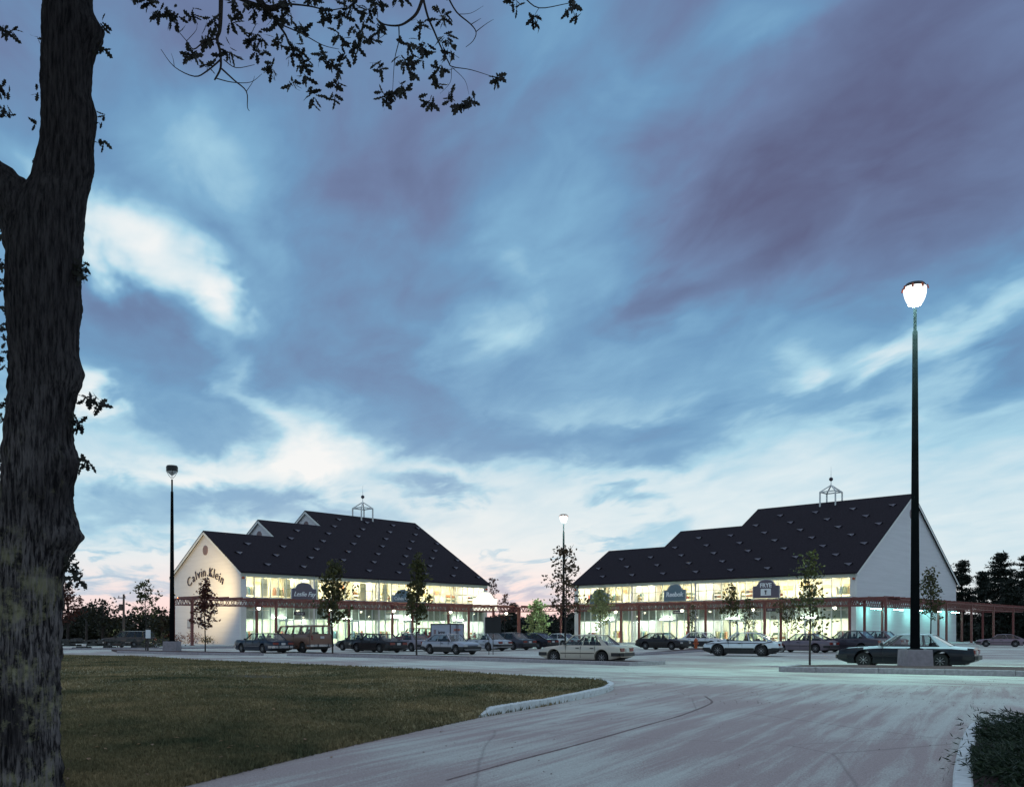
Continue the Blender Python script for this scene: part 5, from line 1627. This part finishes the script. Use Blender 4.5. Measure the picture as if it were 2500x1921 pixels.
def young_tree(label, px, base_py, top_py, half_px, mt, seed, Y=None, clear=.28, nb=26, leaves=1100, size=.22, gap=.25, lean=0.0, group='young trees', spread=.55, bark=None, shape=None, stems=1):
    rng = np.random.default_rng(seed)
    p = G(px, base_py) if Y is None else Vector(((px - CX) / F * Y, Y, .0))
    k = p.y / F
    H = CAMZ + (HY - top_py) * k; W = half_px * k
    t = thing('young_tree', label, 'tree', p, 0, group)
    tr = MB()
    r0 = max(.045, H * .0095)
    tops = []
    for s_ in range(stems):
        a = rng.uniform(0, 2 * pi); off0 = Vector((cos(a), sin(a), 0)) * (.0 if stems == 1 else .12)
        pts = [off0 + Vector((lean * u * H + .05 * H * .3 * sin(u * 5 + seed), .03 * sin(u * 4 + seed), 0)) * (u) + Vector((cos(a), sin(a), 0)) * (0 if stems == 1 else W * .45 * u) + Vector((0, 0, H * .97 * u)) for u in np.linspace(0, 1, 9)]
        tr.tube(pts, [r0 * (1 - .85 * u) * (1 if stems == 1 else .6) for u in np.linspace(0, 1, 9)], 7)
        tops.append(pts)
    tr.build('trunk', bark or M['youngbark'], t)
    bb = MB(); cents = []
    prof = shape or (lambda u: max(.16, 1.05 - .9 * u) * (.62 + .38 * min(1, u * 7)))
    for i in range(nb):
        u = (i + rng.random()) / nb
        pts = tops[i % stems]
        hfrac = clear + (1 - clear) * u * .93
        o = pts[min(8, int(hfrac * 8))].lerp(pts[min(8, int(hfrac * 8) + 1)], hfrac * 8 % 1)
        a = i * 2.4 + rng.uniform(-.5, .5)
        ln = W * prof(u) * rng.uniform(.65, 1.15)
        rise = ln * rng.uniform(.7, 1.7) / spread * .55
        rise = min(rise, max(.1, H * 1.0 - o.z))
        dirv = Vector((cos(a), sin(a), 0))
        bp = [o, o + dirv * ln * .4 + Vector((0, 0, rise * .35)), o + dirv * ln * .8 + Vector((0, 0, rise * .75)), o + dirv * ln + Vector((0, 0, rise))]
        bb.tube(bp, [r0 * .32, r0 * .25, r0 * .16, r0 * .07], 5)
        m_ = max(4, int(leaves / nb * (.5 + prof(u))))
        if rng.random() < gap * .5: m_ //= 4
        # leaves sit in a few tufts along the outer part of the branch
        for tuft in range(max(2, m_ // 9)):
            v = rng.uniform(.35, 1.08)
            q = bp[0].lerp(bp[3], v) if v > .9 else bp[1].lerp(bp[2], (v - .35) / .55)
            c = np.array(q) + rng.normal(scale=.10 * W + .05, size=3)
            cents.append(c + rng.normal(scale=.10 + .03 * W, size=(9, 3)))
    bb.build('branch', bark or M['youngbark'], t)
    C = np.concatenate(cents)
    C = C[C[:, 2] < H * 1.03]
    quads_object('crown', leaf_faces(C, 0, size, rng), mt, t)
    return t


LY, LP = M['leaf_young'], M['leaf_pale']
young_tree('young tree glowing warm in front of the lettered gable', 501, 1594, 1408, 30, mat_ := M['leaf_red'], 21, clear=.30, nb=30, leaves=900, size=.24)
young_tree('tall young tree right of the tan van', 812, 1598, 1355, 48, LY, 22, clear=.27, nb=36, leaves=1300, size=.25)
young_tree('dark narrow young tree left of the silver hatchback', 1017, 1601, 1345, 36, LY, 23, clear=.30, nb=34, leaves=1200, size=.25)
young_tree('largest young tree, in front of the thin lit lamp post', 1380, 1613, 1318, 56, M['leaf_olive'], 24, clear=.33, nb=38, leaves=950, size=.18, spread=.8, gap=.6, shape=lambda u: (.95 - .35 * u if u < .55 else .52 - .25 * (u - .55)) * (.7 + .3 * sin(u * 23)))
young_tree('young tree with loose crown at the right island', 1977, 1628, 1335, 46, LY, 25, clear=.27, nb=32, leaves=800, size=.17, gap=.5)
young_tree('pale green tree in front of the linking pergola', 1312, 0, 1462, 32, LP, 26, Y=98, clear=.12, nb=34, leaves=1500, size=.30)
young_tree('pale green tree over the first sign of the right building', 1466, 0, 1436, 34, LP, 27, Y=86, clear=.36, nb=36, leaves=1500, size=.24)
young_tree('slim young tree left of the white liftback', 1784, 0, 1424, 30, LY, 28, Y=80, clear=.34, nb=28, leaves=800, size=.22)
young_tree('thin twiggy tree between the white liftback and the shop', 1828, 0, 1458, 26, LY, 29, Y=88, clear=.30, nb=26, leaves=260, size=.2)
young_tree('multi stemmed shrubby tree before the right shop front', 1924, 0, 1460, 40, LY, 30, Y=88, clear=.22, nb=36, leaves=650, size=.2, stems=3)
young_tree('young tree in front of the blank right gable', 2272, 0, 1382, 34, LY, 31, Y=72, clear=.36, nb=32, leaves=1100, size=.22)
young_tree('loose crowned tree left of the unlit lamp post', 356, 0, 1416, 40, LY, 32, Y=74, clear=.42, nb=22, leaves=420, size=.26, gap=.6)
young_tree('thin leafless stemmed tree behind the glowing sign', 1213, 0, 1404, 24, M['leaf_red'], 33, Y=128, clear=.35, nb=26, leaves=110, size=.28, stems=2)
young_tree('small bare tree just right of the glowing sign', 1232, 0, 1440, 16, M['leaf_red'], 34, Y=126, clear=.35, nb=18, leaves=50, size=.25)
young_tree('twiggy sapling under the bold lettered sign', 1690, 0, 1470, 16, LY, 35, Y=88, clear=.3, nb=16, leaves=160, size=.18)


def shrub(label, loc, w, h, mt, seed, n=220, size=.16, cat='shrub', name='low_shrub', group=None):
    rng = np.random.default_rng(seed)
    t = thing(name, label, cat, loc, 0, group)
    st = MB()
    for i in range(7):
        a = i * .9; st.tube([(0, 0, 0), (w * .3 * cos(a), w * .3 * sin(a), h * .8)], [.02, .008], 5)
    st.build('stem', M['youngbark'], t)
    C = rng.normal(size=(n, 3)) * np.array([w * .38, w * .38, h * .28]) + np.array([0, 0, h * .55])
    C[:, 2] = np.clip(C[:, 2], .05, h * 1.1)
    quads_object('foliage', leaf_faces(C, 0, size, rng), mt, t)
    return t


shrub('low reddish shrub at the foot of the lettered gable, left', bloc(BL_, -1.0, 12.5, .13), 1.6, 1.1, M['leaf_red'], 41)
shrub('low reddish shrub at the foot of the lettered gable, middle', bloc(BL_, -1.0, 8.6, .13), 1.4, 1.3, M['leaf_red'], 42)
shrub('low green shrub at the foot of the lettered gable, right', bloc(BL_, -1.0, 5.2, .13), 1.0, .8, LY, 43)
shrub('pale weedy shrub beside the far left wagon', G(287, 1580), .9, 1.5, LP, 44, 120)
shrub('green bush by the small white notice', G(385, 1583), 2.2, 1.2, LY, 45, 300)


# ------------------------------------------------------------------ far trees
def mass(cx_, cy_, z_, rx, ry, rz, n, rng):
    d = rng.normal(size=(n, 3)); d /= np.linalg.norm(d, axis=1)[:, None]
    r = rng.uniform(.55, 1.0, n) ** .6
    return np.array([cx_, cy_, z_]) + d * r[:, None] * np.array([rx, ry, rz])


def woodland():
    rng = np.random.default_rng(51); cs = []
    for i in range(70):
        px = rng.uniform(60, 445); Y = rng.uniform(128, 165)
        X = (px - CX) / F * Y
        top = CAMZ + (HY - (1500 + 16 * sin(px * .05) + rng.uniform(-8, 14))) * Y / F
        cs.append(mass(X, Y, top * .55, rng.uniform(1.8, 3.2), 2.4, top * .5, 420, rng))
    o = quads_object('woodland', leaf_faces(np.concatenate(cs), 0, .55, rng), M['leaf_wood'], kind='stuff')
    tag(o, 'dark belt of woodland behind the far left road', 'woodland')
    cs = []
    for i in range(46):                                            # belt behind the gap between the buildings
        px = rng.uniform(1185, 1450); Y = rng.uniform(150, 175)
        X = (px - CX) / F * Y
        top = CAMZ + (HY - (1503 + 10 * sin(px * .07) + rng.uniform(-5, 10))) * Y / F
        cs.append(mass(X, Y, top * .5, 2.6, 2.4, top * .52, 360, rng))
    o = quads_object('woodland', leaf_faces(np.concatenate(cs), 0, .5, rng), M['needle'], kind='stuff')
    tag(o, 'dark belt of evergreens in the gap between the buildings', 'woodland')
    cs = []
    for i in range(60):                                            # dark hedge low on the right
        px = rng.uniform(2340, 2640); Y = rng.uniform(128, 150)
        X = (px - CX) / F * Y
        top = CAMZ + (HY - (1518 + 8 * sin(px * .045) - (px - 2340) * .06 + rng.uniform(-4, 8))) * Y / F
        cs.append(mass(X, Y, top * .5, 2.2, 2.4, top * .52, 380, rng))
    o = quads_object('woodland', leaf_faces(np.concatenate(cs), 0, .45, rng), M['needle'], kind='stuff')
    tag(o, 'dark hedge of evergreens below the right hand pines', 'hedge')


woodland()


def far_tree(label, px, top_py, half, Y, mt, seed, n=900):
    rng = np.random.default_rng(seed)
    X = (px - CX) / F * Y; H = CAMZ + (HY - top_py) * Y / F; W = half * Y / F
    t = thing('broadleaf_tree', label, 'tree', (X, Y, 0), 0, 'far trees')
    tr = MB(); tr.tube([(0, 0, 0), (.1, 0, H * .5), (0, 0, H * .95)], [.22, .15, .03], 7)
    tr.build('trunk', M['youngbark'], t)
    cs = []; bb = MB()
    for i in range(26):
        a = rng.uniform(0, 2 * pi); u = rng.uniform(.35, 1)
        q = Vector((W * sin(u * pi * .75 + .3) * cos(a) * rng.uniform(.4, 1), W * .8 * sin(a), H * u))
        bb.tube([(0, 0, H * u * .7), q], [.05, .015], 4)
        cs.append(np.array(q) + rng.normal(scale=(.28 * W, .28 * W, .045 * H), size=(n // 26, 3)))
    bb.build('branch', M['youngbark'], t)
    quads_object('crown', leaf_faces(np.concatenate(cs), 0, .42, rng), mt, t)


far_tree('reddish far tree at the edge of the big trunk', 165, 1430, 32, 120, M['leaf_red'], 61)
far_tree('round crowned far tree between the two utility poles', 250, 1462, 40, 122, M['leaf_wood'], 62)
far_tree('low far tree behind the unlit lamp post', 395, 1487, 26, 124, M['leaf_wood'], 63, 600)


def pine(label, px, top_py, base_half, Y, seed):
    rng = np.random.default_rng(seed)
    X = (px - CX) / F * Y; H = CAMZ + (HY - top_py) * Y / F; W = base_half * Y / F
    t = thing('pine_tree', label, 'tree', (X, Y, 0), 0, 'pines right of the building')
    tr = MB(); tr.tube([(0, 0, 0), (.1, 0, H * .4), (-.05, 0, H * .75), (0, 0, H)], [.30, .23, .13, .03], 8); tr.build('trunk', M['youngbark'], t)
    bb = MB(); cs = []
    for i in range(int(40 + H * 6)):
        u = rng.uniform(.20, .99); z = H * u
        a = rng.uniform(0, 2 * pi)
        ln = W * (min(1, 1.12 - u) ** .8) * rng.uniform(.35, 1.25) * (1 if u > .4 else .75)
        d = Vector((cos(a), sin(a), 0))
        e = Vector((0, 0, z)) + d * ln + Vector((0, 0, ln * rng.uniform(-.12, .35)))
        bb.tube([(0, 0, z), Vector((0, 0, z)).lerp(e, .6) - Vector((0, 0, .08 * ln)), e], [.06, .035, .012], 4)
        for k in range(int(4 + ln * 2.6)):
            v = rng.uniform(.25, 1.05)
            q = Vector((0, 0, z)).lerp(e, v)
            sc_ = rng.uniform(.22, .42)
            cs.append(np.array(q) + rng.normal(scale=(sc_, sc_, sc_ * .38), size=(15, 3)) + np.array([0, 0, .10]))
    bb.build('branch', M['youngbark'], t)
    quads_object('crown', leaf_faces(np.concatenate(cs), 0, .40, rng, narrow=.35), M['needle'], t)


pine('pine partly hidden by the right building', 2348, 1370, 46, 140, 71)
pine('tall pine with open top, second from the building', 2444, 1352, 62, 132, 72)
pine('tall pine at the right edge of the picture', 2506, 1360, 66, 136, 73)
pine('shorter pine between the two tall ones', 2402, 1398, 50, 146, 74)
pine('low pine in front of the tall pine with open top', 2470, 1418, 52, 128, 77)
pine('small pine between the far roof and the linking pergola', 1252, 1474, 20, 170, 75)
pine('low pine far behind the linking pergola', 1398, 1498, 36, 165, 76)


# ------------------------------------------------------------------ junipers at the lower right
def juniper():
    rng = np.random.default_rng(81)
    spots = [((5.75, 8.6), 1.45, 'juniper nearest the bottom edge spilling over the white kerb'), ((7.3, 10.9), 1.6, 'middle juniper of the dark bed behind the white kerb'), ((8.9, 12.7), 1.6, 'farthest juniper of the dark bed at the kerb corner')]
    for (cx_, cy_), rad, lab in spots:
        t = thing('juniper_shrub', lab, 'shrub', (cx_, cy_, .05), 0, 'junipers in the bed')
        st = MB(); V = []
        for i in range(800):
            a = rng.uniform(0, 2 * pi); el_ = rng.uniform(.05, .9)
            ln = rad * rng.uniform(.55, 1.12) * cos(el_ * .75)
            o = np.array([rng.normal() * .33 * rad, rng.normal() * .33 * rad, .1])
            d = np.array([cos(a) * cos(el_), sin(a) * cos(el_), sin(el_) * .20])
            tip = o + d * ln
            if i < 90: st.tube([o, o + d * ln * .3], [.02, .006], 4)
            n = 80
            u = rng.uniform(.15, 1.03, n)
            base = o + d * (u * ln)[:, None]
            nd = d + rng.normal(scale=.55, size=(n, 3)); nd /= np.linalg.norm(nd, axis=1)[:, None]
            sd = np.cross(nd, rng.normal(size=(n, 3))); sd /= np.linalg.norm(sd, axis=1)[:, None]
            s = rng.uniform(.05, .11, n)[:, None]
            q = np.empty((n, 4, 3)); q[:, 0] = base; q[:, 1] = base + nd * s * .4 + sd * s * .08; q[:, 2] = base + nd * s; q[:, 3] = base + nd * s * .4 - sd * s * .08
            V.append(q)
        st.build('stem', M['youngbark'], t)
        V = np.concatenate(V); V[:, :, 2] = np.maximum(V[:, :, 2], .05)
        kx = np.interp(V[:, 0, 1] + cy_, [q.y for q in jk[:16]], [q.x for q in jk[:16]]) - cx_
        lim = kx + .16 - .30 * (rng.random(len(V)) < .05)
        V = V[(V[:, 2, 0] > lim) & (V[:, 2, 1] + cy_ < 14.4)]
        quads_object('foliage', V, M['juniper'], t)


juniper()


# ------------------------------------------------------------------ the big oak at the left
TY = 8.0


def oak():
    k = TY / F
    base = Vector(((55 - CX) * k, TY, 0))
    t = thing('oak_tree', 'big dark oak trunk with rough bark at the left edge', 'tree', base)
    # outline rows: photo row, left edge, right edge
    rows = [(1959, -62, 168), (1921, -48, 147), (1800, -34, 139), (1650, -28, 139), (1550, -22, 141), (1450, -14, 147), (1400, -10, 153), (1350, -4, 170), (1325, -1, 190), (1308, 2, 197), (1285, 3, 188), (1262, 5, 179),
            (1230, 8, 170), (1180, 10, 176), (1150, 12, 187), (1125, 13, 192), (1100, 14, 181), (1082, 15, 175), (1040, 17, 172), (1000, 24, 175), (960, 28, 184), (935, 29, 198), (910, 30, 200), (885, 29, 196), (860, 28, 186), (800, 24, 188), (745, 20, 194),
            (685, 20, 191), (630, 22, 192), (570, 28, 197), (515, 40, 203), (470, 62, 212), (445, 80, 220), (415, 86, 229), (385, 92, 228), (360, 100, 225), (320, 104, 232), (290, 105, 235), (265, 105, 232), (235, 104, 220), (200, 103, 219), (150, 104, 224),
            (114, 106, 236), (88, 106, 251), (70, 106, 252), (50, 105, 238), (25, 108, 226), (0, 110, 222), (-60, 112, 222), (-140, 116, 216), (-260, 124, 208)]
    rows = rows[::-1]
    py = np.array([r[0] for r in rows]); lf = np.array([r[1] for r in rows]); rt = np.array([r[2] for r in rows])
    N_, M_ = 220, 560
    zz = np.linspace(0, CAMZ - (-260 - HY) * k, M_)
    pys = HY - (zz - CAMZ) / k
    l = np.interp(pys, py, lf); r = np.interp(pys, py, rt)
    # smooth a little
    ker = np.ones(5) / 5
    l2 = np.convolve(np.pad(l, 2, 'edge'), ker, 'valid'); r2 = np.convolve(np.pad(r, 2, 'edge'), ker, 'valid')
    # the stem itself is smooth; burrs and bulges stick out on the right side
    rb = np.array([min(r2[max(0, i - 28):i + 29]) for i in range(M_)]); rb = np.convolve(np.pad(rb, 14, 'edge'), np.ones(29) / 29, 'valid')
    bulge = np.maximum(0, r2 - rb)
    cx_ = (l2 + rb) / 2; rad = (rb - l2) / 2 * k
    th = np.linspace(0, 2 * pi, N_, endpoint=False)
    rng = np.random.default_rng(91)
    V = np.empty((M_, N_, 3))
    # bark furrows: ridged sums of wandering vertical waves
    T, Z = np.meshgrid(th, zz)
    fur = np.zeros_like(T)
    for f_, a_, w_ in ((17, .5, .9), (26, .35, 1.4), (41, .25, 2.2)):
        ph = rng.uniform(0, 6.28)
        wob = .25 * np.sin(Z * w_ + ph) + .18 * np.sin(Z * w_ * 2.3 + ph * 2 + T * 2) + .10 * np.sin(Z * w_ * 6.1 + T * 5)
        fur += a_ * (1 - np.abs(np.sin((T * f_ / 2) + wob * f_ * .22 + ph)) ** .6 * 2)
    brk = np.sin(Z * 34 + 5 * np.sin(T * 13) + 3 * np.sin(Z * 5.1 + T * 3)) * .9
    fade = np.clip(1.15 - Z / 7.5, .35, 1.0)
    disp = (.028 * fur + .008 * brk + .009 * brk * fur) * fade
    side = np.maximum(0, np.cos(T)) ** 3 * (0.6 + .4 * np.cos(T - .3))
    rr = rad[:, None] + disp + side * (bulge * k)[:, None]
    V[..., 0] = (cx_ * k)[:, None] - 55 * k + rr * np.cos(T)
    V[..., 1] = rr * np.sin(T) * .95
    V[..., 2] = Z
    v = V.reshape(-1, 3)
    idx = np.arange(M_ * N_).reshape(M_, N_)
    a = idx[:-1]; b = np.roll(idx, -1, 1)[:-1]; c = np.roll(idx, -1, 1)[1:]; d = idx[1:]
    f = np.stack([a, b, c, d], -1).reshape(-1, 4)
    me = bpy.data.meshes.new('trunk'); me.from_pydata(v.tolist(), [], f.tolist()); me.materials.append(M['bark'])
    me.polygons.foreach_set('use_smooth', [True] * len(f))
    link('trunk', me, t)
    def L_(px, py_, dy=0.0):
        q = P(px, py_, TY + dy) - base
        return q
    # great limb leaving to the upper left
    lb = MB(); path = catmull([L_(108, 690, .0), L_(80, 590, -.0), L_(48, 505, -.02), L_(-10, 445, -.05), L_(-110, 370, -.1), L_(-240, 200, 0), L_(-300, -160, .2)], 8)
    n = len(path)
    lb.tube(path, [(.27 - .09 * min(1, i / 22) - .04 * max(0, i - 22) / n) + .008 * sin(i * 1.7) for i in range(n)], 24)
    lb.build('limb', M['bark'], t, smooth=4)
    # overhead boughs that carry the hanging sprays (they leave the stem above the picture)
    bo = MB()
    def bough(pts, r0, r1, nn=6):
        p_ = catmull(pts, nn); m_ = len(p_)
        bo.tube(p_, [r0 + (r1 - r0) * i / (m_ - 1) for i in range(m_)], 7); return p_
    Zt = lambda px, py_, dy: L_(px, py_, dy)
    bough([L_(170, -180), L_(330, -150, -.1), L_(470, -90, -.2), L_(540, -30, -.25)], .06, .030)
    bough([L_(170, -120), L_(400, -120, .3), L_(590, -45, .4), L_(650, 20, .4), L_(700, 5, .42)], .05, .022)
    bough([L_(165, -220), L_(600, -260, .2), L_(930, -120, .1), L_(1034, 0, 0)], .06, .018)
    bough([L_(930, -120, .1), L_(1060, -60, .2), L_(1092, 0, .2)], .02, .010)
    bough([L_(930, -120, .1), L_(1150, -140, .3), L_(1280, 0, .5)], .02, .008)
    tw = lambda pts, r0, r1, dy: bough([L_(350 + x * .503, y * .503, dy + .02 * i) for i, (x, y) in enumerate(pts)], r0, r1, 4)
    tw([(378, -60), (375, 80), (370, 150), (358, 190), (372, 250), (375, 330), (345, 390)], .020, .007, -.25)
    tw([(358, 190), (300, 200), (245, 240), (210, 200), (150, 130)], .008, .002, -.25)
    tw([(375, 290), (310, 345), (248, 372), (150, 325), (85, 240)], .008, .002, -.22)
    tw([(380, 335), (440, 390), (500, 445), (505, 520), (515, 540)], .008, .002, -.25)
    tw([(390, 290), (450, 330), (540, 315)], .005, .002, -.28); tw([(350, 380), (430, 400), (520, 400), (575, 360)], .005, .0015, -.22)
    tw([(150, 325), (145, 290), (135, 260)], .003, .001, -.2); tw([(210, 200), (255, 150), (260, 120)], .003, .001, -.25); tw([(500, 445), (530, 400), (540, 370)], .003, .001, -.24)
    tw([(600, 40), (640, 100), (690, 170), (710, 220), (760, 260), (790, 320)], .014, .003, .4); tw([(640, 110), (760, 160), (870, 220), (950, 240)], .007, .002, .4)
    tw([(600, 40), (480, 0), (380, -50)], .014, .02, .4); tw([(700, 20), (800, 30), (900, 50), (1000, 40), (1100, 70)], .009, .002, .4)
    tw([(1360, -20), (1330, 60), (1290, 100), (1240, 125), (1170, 120), (1130, 90)], .016, .004, 0.0); tw([(1240, 125), (1240, 200), (1220, 290), (1210, 440)], .006, .002, .05); tw([(1170, 125), (1170, 170), (1110, 205)], .004, .001, 0)
    tw([(1355, -20), (1380, 80), (1410, 150), (1440, 220), (1480, 300), (1500, 325), (1590, 340), (1700, 375)], .011, .002, .2); tw([(1495, 330), (1490, 400), (1440, 455)], .003, .001, .22); tw([(1500, 330), (1560, 390), (1580, 460)], .003, .001, .22)
    tw([(1475, -20), (1520, 60), (1590, 120), (1615, 160), (1600, 200), (1565, 230)], .008, .002, .2); tw([(1590, 120), (1640, 90)], .004, .001, .22); tw([(1615, 155), (1660, 120), (1700, 95)], .004, .001, .22); tw([(1530, 70), (1590, 65), (1650, 30)], .003, .001, .22)
    tw([(1850, -10), (1920, 40), (2050, 20), (2100, 10)], .006, .002, .5); tw([(1920, 40), (1890, 90)], .003, .001, .5)
    bo.build('branch', M['youngbark'], t, smooth=1.2)
    # leaf sprays: lobed oak leaves drooping from each twig end
    lob = [(0, 0), (.10, .09), (.20, .05), (.30, .19), (.42, .10), (.54, .24), (.66, .12), (.80, .18), (.90, .07), (1.0, 0)]
    V = []; Fc = []
    rg = random.Random(17)
    def leaf(o, d, size):
        d = d.normalized(); u = Vector((rg.gauss(0, 1), rg.gauss(0, 1), rg.gauss(0, 1)))
        s = d.cross(u).normalized(); nrm = s.cross(d).normalized(); b = len(V)
        for x, y in lob: V.append(o + d * size * x + s * size * y - nrm * size * .25 * x * x)
        for x, y in lob[-2:0:-1]: V.append(o + d * size * x - s * size * y - nrm * size * .25 * x * x)
        Fc.append(tuple(range(b, len(V))))
    def spray(px, py_, rpx, dy, n=None):
        c = L_(px, py_, dy); rad_ = rpx * k
        m_ = n or max(5, int(3 + rpx * .62))
        for i in range(m_):
            o = c + Vector((rg.gauss(0, .30), rg.gauss(0, .4), rg.gauss(0, .28))) * rad_
            d = Vector((rg.gauss(0, .8), rg.gauss(0, .8), rg.gauss(-.45, .6)))
            leaf(o, d, rg.uniform(.065, .12))
    CLU = [(70, 65, 35, -.2), (150, 80, 55, -.2), (240, 70, 35, -.2), (340, 95, 25, -.2), (430, 105, 25, -.2), (310, 180, 40, -.25), (235, 275, 35, -.25), (300, 320, 20, -.25), (415, 250, 36, -.25), (30, 10, 15, -.2),
           (440, 20, 40, 0), (530, 40, 45, .4), (600, 20, 60, .4), (650, 90, 50, .4), (560, 170, 60, .4), (520, 190, 40, .4), (700, 30, 60, .4), (760, 140, 35, .4), (660, 200, 25, .4), (560, 245, 35, .4), (615, 330, 40, .4), (740, 240, 70, .4), (780, 310, 40, .4), (785, 370, 20, .4),
           (730, 400, 30, .4), (870, 270, 45, .4), (920, 305, 40, .4), (820, 460, 40, .4), (935, 400, 30, .4), (930, 475, 28, .4), (890, 60, 60, .4), (950, 80, 30, .4), (1000, 20, 60, .3), (1080, 60, 50, .3), (1140, 20, 45, .2), (1040, 150, 45, .2),
           (1030, 230, 55, .2), (980, 270, 25, .3), (950, 175, 25, .3), (1110, 180, 30, .1), (1140, 130, 30, 0), (1150, 330, 35, .1), (1285, 210, 35, .1), (1365, 230, 45, .2), (1340, 290, 25, .2), (1270, 300, 45, .1), (1300, 350, 25, .1), (1255, 415, 35, .1),
           (1165, 465, 25, .1), (1210, 455, 22, .1), (1450, 85, 45, .2), (1465, 180, 40, .2), (1490, 250, 28, .2), (1450, 330, 35, .2), (1415, 360, 25, .2), (1425, 400, 18, .2), (1390, 485, 35, .2), (1485, 455, 35, .2), (1590, 475, 40, .2), (1545, 505, 35, .2),
           (1720, 380, 32, .2), (1800, 20, 40, .5), (1900, 100, 40, .5), (2090, 40, 55, .5), (1350, 110, 30, .2), (-10, -20, 50, -.2), (820, -20, 60, .4), (1250, -30, 40, 0)]
    for x, y, rr_, dy in CLU: spray(350 + x * .503, y * .503, rr_ * .503, dy)
    # sprigs on the stem itself and sprays at the picture's left edge
    for x, y, rr_ in ((206, 650, 18), (203, 672, 14), (222, 975, 22), (240, 985, 16), (188, 1025, 14), (190, 1040, 10), (212, 1132, 12), (172, 1375, 14), (182, 1395, 20), (178, 1418, 16)): spray(x, y, rr_, -.05)
    for x, y, rr_ in ((250, 55, 7), (252, 118, 8), (238, 132, 8), (258, 283, 8), (245, 300, 7), (252, 345, 8), (240, 352, 7), (95, 92, 7), (100, 158, 7), (92, 228, 9), (85, 300, 14), (88, 388, 7)): spray(x, y, rr_, -.02, 3)
    for x, y, rr_ in ((12, 700, 34), (25, 760, 30), (8, 640, 26), (20, 830, 20), (5, 880, 22), (10, 985, 26), (4, 1020, 18), (3, 1130, 20), (2, 1180, 14), (8, 70, 18), (30, 78, 12), (6, 215, 22), (14, 270, 20), (10, 560, 24), (-20, 470, 30), (-30, 800, 60)): spray(x, y, rr_, .9)
    # the crown overhead, above and behind the view
    rc = np.random.default_rng(99)
    cc = []
    for i in range(170):
        a = rc.uniform(0, 2 * pi); rr_ = 6.2 * sqrt(rc.random())
        c = np.array([rr_ * cos(a), rr_ * sin(a), rc.uniform(6.6, 13.0)])
        cc.append(c + rc.normal(scale=(.55, .55, .35), size=(70, 3)))
    cc = np.concatenate(cc)
    keep = cc[:, 2] > CAMZ + .72 * np.maximum(0, cc[:, 1] + TY) + .55
    quads_object('crown', leaf_faces(cc[keep], 0, .24, rc), M['leaf_dark'], t)
    cb = MB()
    for i in range(14):
        a = i * 2.4; q = Vector((5 * cos(a), 5 * sin(a) - 1.5, 11.0 + 1.5 * sin(i)))
        if q.z < CAMZ + .72 * (q.y + TY) + .8: q.z = CAMZ + .72 * (q.y + TY) + .9
        o = Vector((.32, 0, 7.6 + .12 * i)) if q.y < 1 else Vector((.32, 0, 9.2))
        cb.tube([o, o.lerp(q, .5) + Vector((0, 0, .4)), q], [.10, .07, .02], 6)
    cb.tube([(.35, 0, 7.2), (.30, -.2, 9.0), (.2, -.4, 12.0)], [.17, .14, .05], 10)
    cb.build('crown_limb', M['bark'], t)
    me = bpy.data.meshes.new('foliage'); me.from_pydata([tuple(q) for q in V], [], Fc); me.materials.append(M['leaf_dark'])
    link('foliage', me, t)


oak()
